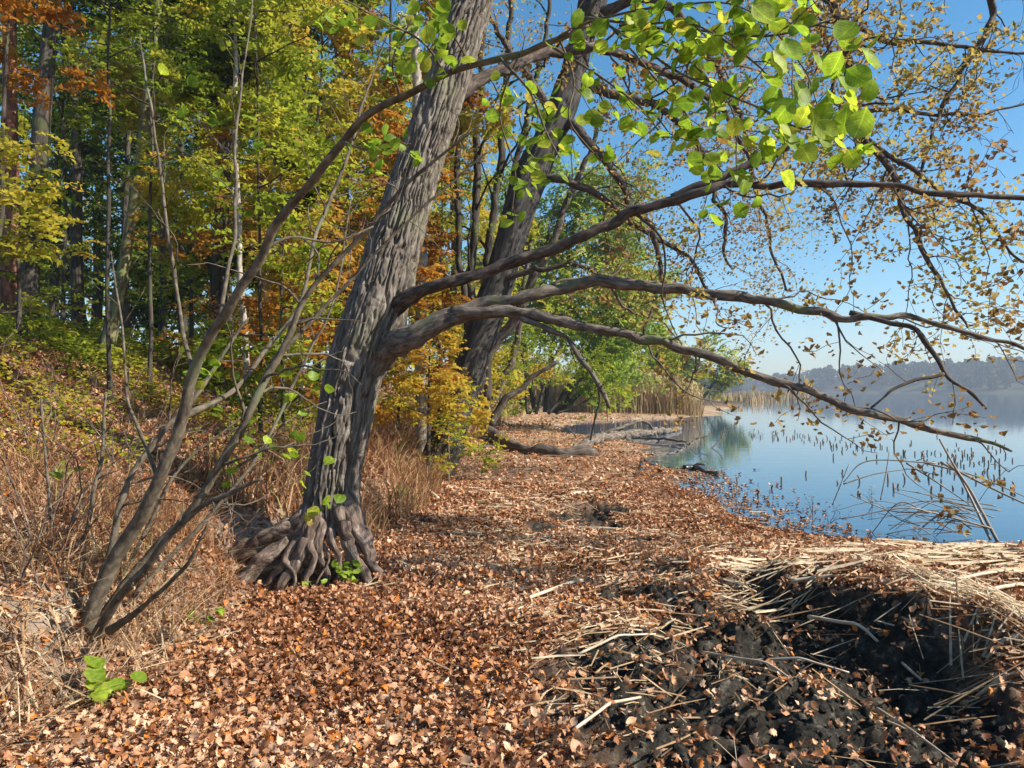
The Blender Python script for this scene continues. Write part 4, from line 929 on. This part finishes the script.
# green and yellow ground cover on the slope
n = 90000; y = rng.uniform(5.5, 22, n); x = np.interp(y, BK[:, 0], BK[:, 1]) - rng.uniform(.9, 10, n)
m = (noise2(x * .75, y * .75, 81) + .35 * np.exp(-((x + 6.5) / 2.2) ** 2 - ((y - 9.5) / 3) ** 2) > .5) & (np.abs(x) < .8 * y + .5) & (noise2(x * 3, y * 3, 82) > .42)
x, y = x[m], y[m]; n = len(x); pos = gpos(x, y); pos[:, 2] += .05 + rng.random(n) * .4 * np.clip(noise2(x * 2, y * 2, 83) * 1.6, .2, 1.2)
lv = inst(DIA, pos, randn(n, .45, rng), rng.uniform(0, 6.3, n), rng.uniform(.04, .085, n) * np.clip(y / 9, .8, 1.5), np.clip(rng.random(n) * .6 + (noise2(x * .9, y * .9, 84) - .3), 0, 1), rng)
tag(mesh('ground_cover', lv[0], lv[1], M['yellowgreen'], rnd=lv[2]), 'low green and yellow plants spreading over the slope', 'ground cover', kind='stuff')

# ------------------------------------------------------------------ fallen log and wood in the water
def rest(px, py, rpx):
    Y = np.arange(2, 40, .02); x = (px - 512) / F * Y; z = CAMZ - (py - HOR) / F * Y
    return Y[np.argmax(z <= np.maximum(height(x, Y), 0) + .55 * rpx / F * Y)]
def lying(name, label, cat, lines, mat, step=.04, seg=18, lm=.14, part='trunk', group=None, wk=1., ground=True):
    if ground:
        new = [(p[0], p[1], rest(p[0], p[1], p[3] / 2), p[3]) for p in lines[0]]
        f = np.mean([a[2] / b[2] for a, b in zip(new, lines[0])])
        lines = [new] + [[(p[0], p[1], p[2] * f, p[3]) for p in l] for l in lines[1:]]
    l0 = lines[0][0]; e = empty(name, P(l0[0], l0[1], l0[2]), label, cat, group)
    for k, t in enumerate(lines):
        c, r = traced(t, step); c = wiggle(c, .05, 2.5, k + 3)
        wood(part if k == 0 else 'branch', [tube(c, r * wk, seg, lump(lm, 6, k))], mat, e)
    return e
lying('fallen_log', 'dark curved fallen log at the foot of the shore alder', 'log', [
    [(478, 424, 20.5, 12), (490, 434, 20.2, 15), (505, 443, 19.8, 14), (525, 450, 19.4, 13), (560, 453, 19.2, 13), (588, 452, 19.3, 12), (592, 452, 19.3, 10)],
    [(520, 446, 19.4, 3), (470, 447, 18.5, 3), (425, 446, 17.5, 3), (380, 452, 16.8, 2)]], M['log_bark'])
lying('fallen_tree', 'pale weathered fallen tree with broken limbs reaching into the lake', 'log', [
    [(572, 450, 19.6, 8), (585, 443, 19.8, 15), (605, 437, 20.2, 17), (635, 434, 20.8, 15), (660, 431, 21.3, 12), (680, 428, 21.6, 8)],
    [(600, 436, 20.2, 7), (630, 424, 20.6, 6), (646, 423, 21, 6), (652, 430, 21, 4)],
    [(580, 446, 19.7, 3), (574, 434, 19.5, 2.5), (566, 425, 19.4, 2)],
    [(610, 442, 20, 6), (630, 448, 19.4, 4), (650, 452, 19, 3)],
    [(640, 438, 20.6, 5), (670, 440, 20, 4), (700, 446, 19.4, 2)],
    [(655, 434, 21, 5), (664, 448, 20.2, 4), (676, 458, 18.5, 3)],
    [(625, 440, 20.2, 4), (612, 452, 19, 4), (600, 456, 18.6, 3)],
    [(590, 438, 20, 4), (560, 441, 19.8, 3), (540, 446, 19.4, 2)]], M['grey_wood'], seg=14, lm=.24, wk=.56)
lying('dead_branch', 'thin grey twigs spreading from the fallen tree into the water', 'branch', [
    [(640, 455, 18.2, 2.5), (680, 450, 18.4, 2), (700, 436, 18.6, 1.4)], [(655, 457, 17.8, 2), (700, 459, 17.8, 1.6), (722, 437, 18.2, 1.2)], [(660, 452, 18.4, 2), (690, 440, 18.6, 1.6), (712, 434, 18.8, 1)]], M['grey_wood'], seg=6)
lying('driftwood', 'short black driftwood log lying in the lake', 'driftwood', [
    [(684, 468, 15.3, 7), (695, 468, 15.2, 6), (707, 471, 15.0, 6), (719, 475, 14.8, 4)], [(694, 467, 15.2, 4), (698, 464, 15.2, 3), (704, 465, 15.2, 2)]], M['wetwood'], .02, 12)
lying('dead_branch', 'forked black snag at the water edge left of the driftwood', 'branch', [
    [(636, 476, 14.6, 4), (640, 466, 14.7, 4), (645, 461, 14.7, 3), (652, 466, 14.6, 2.5), (660, 472, 14.5, 2.5), (668, 473, 14.4, 2)]], M['wetwood'], .02, 8, part='limb')
lying('dead_branch', 'dark wet bough lying along the shore at the right edge', 'branch', [
    [(960, 552, 7.7, 6), (990, 554, 7.6, 9), (1024, 555, 7.5, 10), (1080, 556, 7.4, 10)]], M['wetwood'], .03, 10, part='limb')
lying('dead_branch', 'dry forked branch at the shore below the broken reeds', 'branch', [
    [(812, 535, 8.2, 6), (835, 540, 8.1, 5), (858, 548, 7.9, 4), (872, 560, 7.6, 3)], [(835, 540, 8.1, 4), (822, 552, 7.8, 4), (800, 558, 7.7, 2)], [(840, 541, 8.0, 4), (852, 556, 7.7, 4), (868, 572, 7.4, 3)]], M['grey_wood'], .02, 8, part='limb')

# ------------------------------------------------------------------ reed stubs in the water
rng = np.random.default_rng(31)
def stubmesh(seed):
    r_ = np.random.default_rng(seed)
    c = np.array([[0, 0, -.3], [0.0, 0, 0], [r_.normal(0, .002), r_.normal(0, .002), .12], [r_.normal(0, .008), r_.normal(0, .008), .26]])
    V, q, t, b = tube(catmull(c, .05), np.linspace(.011, .009, len(catmull(c, .05))), 6)
    me_o = mesh('reed_stub', V, [q, t], M['stub'], smooth=True, bk=b)
    return me_o
protos = [stubmesh(s) for s in range(5)]
def stubspots():
    out = []
    for _ in range(95):
        t = rng.random(); out.append((712 + 158 * t + rng.normal(0, 10), 428 + 20 * t + rng.normal(0, 4)))
    for _ in range(75): out.append((rng.normal(955, 34), rng.normal(459, 9)))
    for _ in range(30): out.append((rng.uniform(860, 1015), rng.uniform(436, 500)))
    for _ in range(14): out.append((rng.uniform(735, 940), rng.uniform(470, 500)))
    return out
SL = {0: 'short brown reed stub poking out of the water in the stub rows', 1: 'short brown reed stub poking out of the water in the stub rows'}
for k, (px, py) in enumerate(stubspots()):
    Y = CAMZ * F / (py - HOR)
    o = protos[k] if k < 5 else protos[k % 5].copy()
    if k >= 5: COL.objects.link(o)
    o.location = ((px - 512) / F * Y, Y, 0); o.rotation_euler = (0, 0, rng.uniform(0, 6.3))
    s = rng.uniform(.18, .5); o.scale = (1.7, 1.7, s)
    tag(o, 'short brown reed stub standing in the shallow lake among its like', 'reed stub', 'reed stubs in the shallow water')

# ------------------------------------------------------------------ single reed stalks
def stalk(label, pts, wpx, group, mat='grey_reed', name='reed_stalk', cat='reed'):
    q = [(p[0], p[1], p[2], wpx * .72 * (1 - .5 * i / max(1, len(pts) - 1))) for i, p in enumerate(pts)]
    c, r = traced(q, .04); c = c.copy()
    h_ = np.maximum(height(c[:, 0], c[:, 1]), 0)
    V, q4, t, b = tube(c, r, 7)
    o = mesh(name, V - c[0], [q4, t], M[mat], smooth=True, bk=b); o.location = c[0]
    tag(o, label, cat, group); return o
G1 = 'broken reeds leaning over the water'
stalk('thickest broken reed stem leaning up left from the shore mat', [(997, 542, 8.0), (970, 491, 8.1), (955, 468, 8.15), (939, 439, 8.2)], 5, G1)
stalk('second leaning reed stem beside the thickest one', [(990, 540, 8.0), (960, 478, 8.3), (946, 462, 8.4)], 4, G1)
stalk('pale long reed sloping down to the right edge', [(940, 462, 8.6), (985, 485, 8.4), (1030, 506, 8.2), (1090, 530, 8.0)], 4, G1)
stalk('pale reed parallel above the long sloping one', [(925, 463, 8.7), (975, 476, 8.5), (1030, 499, 8.3)], 3, G1)
stalk('reed arching low from the shore mat towards the lake at left', [(990, 528, 8.0), (930, 512, 8.1), (900, 508, 8.1), (841, 519, 8.2)], 3, G1)
stalk('dark reed bent like a tent with its tip in the water at left', [(935, 463, 8.6), (868, 461, 8.7), (843, 482, 8.7)], 2.4, G1)
stalk('dark reed curving from the water up to the middle of the tangle', [(843, 484, 8.6), (875, 474, 8.6), (915, 468, 8.6)], 2.2, G1)
stalk('pale reed slanting through the middle of the tangle', [(906, 463, 8.8), (930, 478, 8.6), (970, 505, 8.3)], 3, G1)
stalk('upright thin dark reed at the left of the tangle', [(880, 500, 8.6), (886, 470, 8.6), (889, 450, 8.6)], 1.8, G1)
stalk('thin reed tip rising alone left of the tangle', [(832, 505, 8.8), (842, 480, 8.8), (849, 463, 8.8)], 1.8, G1)
for k in range(26):
    a0 = (rng.uniform(915, 1000), rng.uniform(505, 535)); th = rng.uniform(2.2, 4.2); L = rng.uniform(30, 110)
    a1 = (a0[0] + L * math.cos(th) * .5, a0[1] - 8 + 4 * rng.normal()); a2 = (a0[0] + L * math.cos(th), min(a0[1] + L * math.sin(th) * .45, 536))
    Y = rng.uniform(8.0, 8.6)
    stalk('thin grey broken reed in the tangle over the shallow water', [(*a0, Y), (*a1, Y + .1), (*a2, Y + .2)], rng.uniform(1.2, 2.4), G1)
G2 = 'reed stalks lying on the shore'
def lie(label, px0, py0, px1, py1, wpx, lift=.03):
    a, b = hit(px0, py0), hit(px1, py1); n = 7; t = np.linspace(0, 1, n)[:, None]
    c = a * (1 - t) + b * t; h_ = np.maximum(height(c[:, 0], c[:, 1]), 0) + lift
    c[:, 2] += lift * .6; c[:, 2] += np.maximum(0, (h_ - c[:, 2]).max()) * (.25 + .75 * (1 - np.abs(2 * t[:, 0] - 1)))
    r = wpx / 2 / F * (a[1] * (1 - t[:, 0]) + b[1] * t[:, 0]) * (1 - .35 * t[:, 0])
    V, q, tr, bb = tube(catmull(c, .05), np.interp(np.linspace(0, 1, len(catmull(c, .05))), t[:, 0], r), 7)
    o = mesh('reed_stalk', V - c[0], [q, tr], M['stalk'], smooth=True, bk=bb); o.location = c[0]; tag(o, label, 'reed', G2); return o
for t in [
    ('long pale stalk slanting across the black mud hole', 808, 626, 920, 690, 4),
    ('stalk lying along the left rim of the mud hole', 752, 668, 848, 680, 3),
    ('thin dark stalk leaning on the front of the mud hole', 876, 712, 955, 768, 3),
    ('slanting thin stalk crossing the grey mud', 700, 660, 850, 735, 3),
    ('pale stalk end sticking from the ground at the right border', 1024, 680, 975, 702, 7),
    ('broad straw flake at the right border of the mud', 1020, 640, 985, 665, 6),
    ('stalk bundle piece pointing to the two oaks, upper strand', 500, 612, 625, 572, 4),
    ('stalk bundle piece pointing to the two oaks, lower strand', 470, 638, 560, 602, 4),
    ('pale stick lying before the mud, left of the leaf heap', 405, 706, 515, 693, 4),
    ('crooked stick crossing under the pale stick', 412, 730, 462, 668, 4),
    ('reed lying level below the small mud pit', 570, 530, 645, 534, 4),
    ('pale splinter beside the small mud pit', 562, 500, 592, 494, 5),
    ('upper pale reed in the shore bundle under the broken reeds', 805, 576, 865, 562, 4),
    ('lower pale reed in the shore bundle under the broken reeds', 790, 584, 860, 578, 4),
    ('short reed by the shore bundle, nearest the water', 870, 568, 905, 552, 4),
    ('long reed by the right border above the mud', 930, 588, 1024, 570, 4),
    ('flat reed at the right border, second above the mud', 960, 600, 1030, 585, 5),
    ('long curved reed rising from the middle mud', 578, 660, 655, 642, 3),
    ('slanted reed near the photographer left of the mud', 575, 740, 640, 705, 4),
    ('thin twig lying in the leaves in front', 478, 755, 495, 690, 2.5),
    ('thin twig on the leaves right of the oak roots', 505, 632, 580, 600, 2.5),
    ('bleached twig on the path behind the roots', 440, 600, 470, 585, 3),
    ('green leaning stalk right of the big oak', 438, 500, 405, 474, 4)]:
    lie(*t)

TS = dict(step=.07, wig=.16, up=(.15, .2, 0), kids=(5, 4), ratio=.45, lmin=.12, lmax=.6, max=2, ang=(.3, .8), rmin=.0015)
for k, (lb, px, py, h) in enumerate([
    ('bare reddish twiggy shrub at the left edge of the bank', 14, 590, 1.2), ('bare brown shrub just left of the alder stems', 60, 560, 1.1), ('leafless thin shrub behind the alder stems', 150, 520, 1.0),
    ('twiggy dead shrub between the alder stems and the oak roots', 222, 560, .9), ('bare shrub higher on the slope above the alder base', 110, 470, 1.2), ('dead shrub in the grass right behind the big oak', 400, 455, 1.1), ('grey twiggy shrub on the slope left of the big oak', 268, 430, 1.3), ('low bare shrub in the left slope hollow', 40, 460, 1.0)]):
    rg = np.random.default_rng(700 + k); g = hit(px, py); e = empty('bare_shrub', g, lb, 'shrub', 'bare shrubs on the bank'); S = {'t': [], 'a': []}
    for q in range(6): grow(S, g + [rg.normal(0, .05), rg.normal(0, .05), -.03], [rg.normal(0, .35), rg.normal(0, .35), 1], h * rg.uniform(.5, 1.1), .007, 0, TS, rg)
    wood('stem', twigtubes(S, (5, 4, 3)), M['root'], e)
    lv = leaves(S, 1, .02, .045, DIA, rg, .9, .06); mesh('foliage', lv[0], lv[1], M['oakleaf'], e, rnd=lv[2])

# ------------------------------------------------------------------ small green plants
def plant(label, px, py, n, size, hgt, seed, Y=None, name='leafy_plant', mat='herb', spread=.09, group='small green plants on the shore', variants=OVAL):
    rg = np.random.default_rng(seed); g = hit(px, py)
    if Y: g = gpos(np.array([(px - 512) / F * Y]), np.array([Y]))[0]
    e = empty(name, g, label, 'plant', group)
    parts, lp = [], []
    for k in range(max(3, n // 5)):
        az = rg.uniform(0, 6.3); tip = g + [math.cos(az) * spread * rg.uniform(.4, 1.2), math.sin(az) * spread * rg.uniform(.4, 1.2), hgt * rg.uniform(.6, 1.1)]
        c = catmull(np.array([g - [0, 0, .02], g * .6 + tip * .4 + [0, 0, hgt * .15], tip]), .02)
        parts.append(tube(c, np.linspace(.003, .0015, len(c)), 5))
        for q in range(5):
            i0 = int(len(c) * rg.uniform(.4, .99)); lp.append(c[i0] + rg.normal(0, size * .35, 3))
    wood('stem', parts, M['mossy_bark'], e)
    lp = np.array(lp); m = len(lp)
    v = inst(variants, lp, randn(m, .55, rg) - np.array([0, .35, 0]), rg.uniform(0, 6.3, m), size * rg.uniform(.6, 1.3, m), rg.uniform(.2, .8, m), rg)
    mesh('foliage', v[0], v[1], M[mat], e, smooth=True, rnd=v[2]); return e
plant('bright green leafy plant at the foot of the near bank', 110, 700, 18, .085, .13, 1, variants=ROUND)
plant('green nettle tuft in front of the oak roots', 347, 578, 40, .065, .17, 2, 5.68)
plant('small green seedling left of the nettle tuft', 316, 586, 16, .06, .12, 3, 5.62)
plant('green grassy tuft on the path right of the oak', 402, 500, 30, .07, .14, 4)
plant('small leafy sprout on the bank left of the roots', 205, 628, 10, .06, .1, 5)
plant('lone green sprig on the bank between the alder stems', 66, 486, 8, .07, .12, 6)
plant('leafy bramble shoot climbing beside the oak base', 318, 515, 16, .07, .35, 7)
plant('yellow green sprig on the bank behind the alder stems', 225, 470, 16, .07, .3, 8, mat='yellow')

# twiggy plants standing in the shallows
def waterplant(label, px, py, hpx, seed):
    rg = np.random.default_rng(seed); Y = CAMZ * F / (py - HOR); b = np.array([(px - 512) / F * Y, Y, -.03]); h = hpx / F * Y
    e = empty('water_plant', b, label, 'plant', 'withered plants in the shallows'); S = {'t': [], 'a': []}
    c = dict(step=.05, wig=.15, up=(.1, 0), kids=(14, 8), ratio=.5, lmin=.06, lmax=.25, max=1, ang=(.5, 1.1), rmin=.0015)
    for _ in range(3): grow(S, b, [rg.normal(0, .4), rg.normal(0, .4), 1], h * rg.uniform(.7, 1.1), .005, 0, c, rg)
    wood('stem', twigtubes(S, (5, 4)), M['wetwood'], e)
    lv = leaves(S, 1, .02, .035, DIA, rg, .7, .5); mesh('foliage', lv[0], lv[1], M['litter'], e, rnd=lv[2])
waterplant('withered plant standing in the water at the shore tip', 739, 512, 28, 1)
waterplant('low withered plant in the shallows beside the shore tip', 812, 512, 18, 2)
waterplant('brown leaved withered plant nearest the broken reeds', 828, 522, 26, 3)
waterplant('small withered plant far out beyond the shore tip', 872, 505, 18, 4)
# leaves afloat at the shore
n = 900; y = rng.uniform(7.6, 16, n); x = np.interp(y, SH[:, 0], SH[:, 1]) + np.abs(rng.normal(0, .55, n))
lv = inst(OAK_LO, np.stack([x, y, np.full(n, .006)], -1), randn(n, .12, rng), rng.uniform(0, 6.3, n), rng.uniform(.04, .08, n), rng.random(n), rng)
tag(mesh('floating_leaves', lv[0], lv[1], M['litter'], rnd=lv[2]), 'brown leaves floating along the waterline', 'floating leaves', kind='stuff')
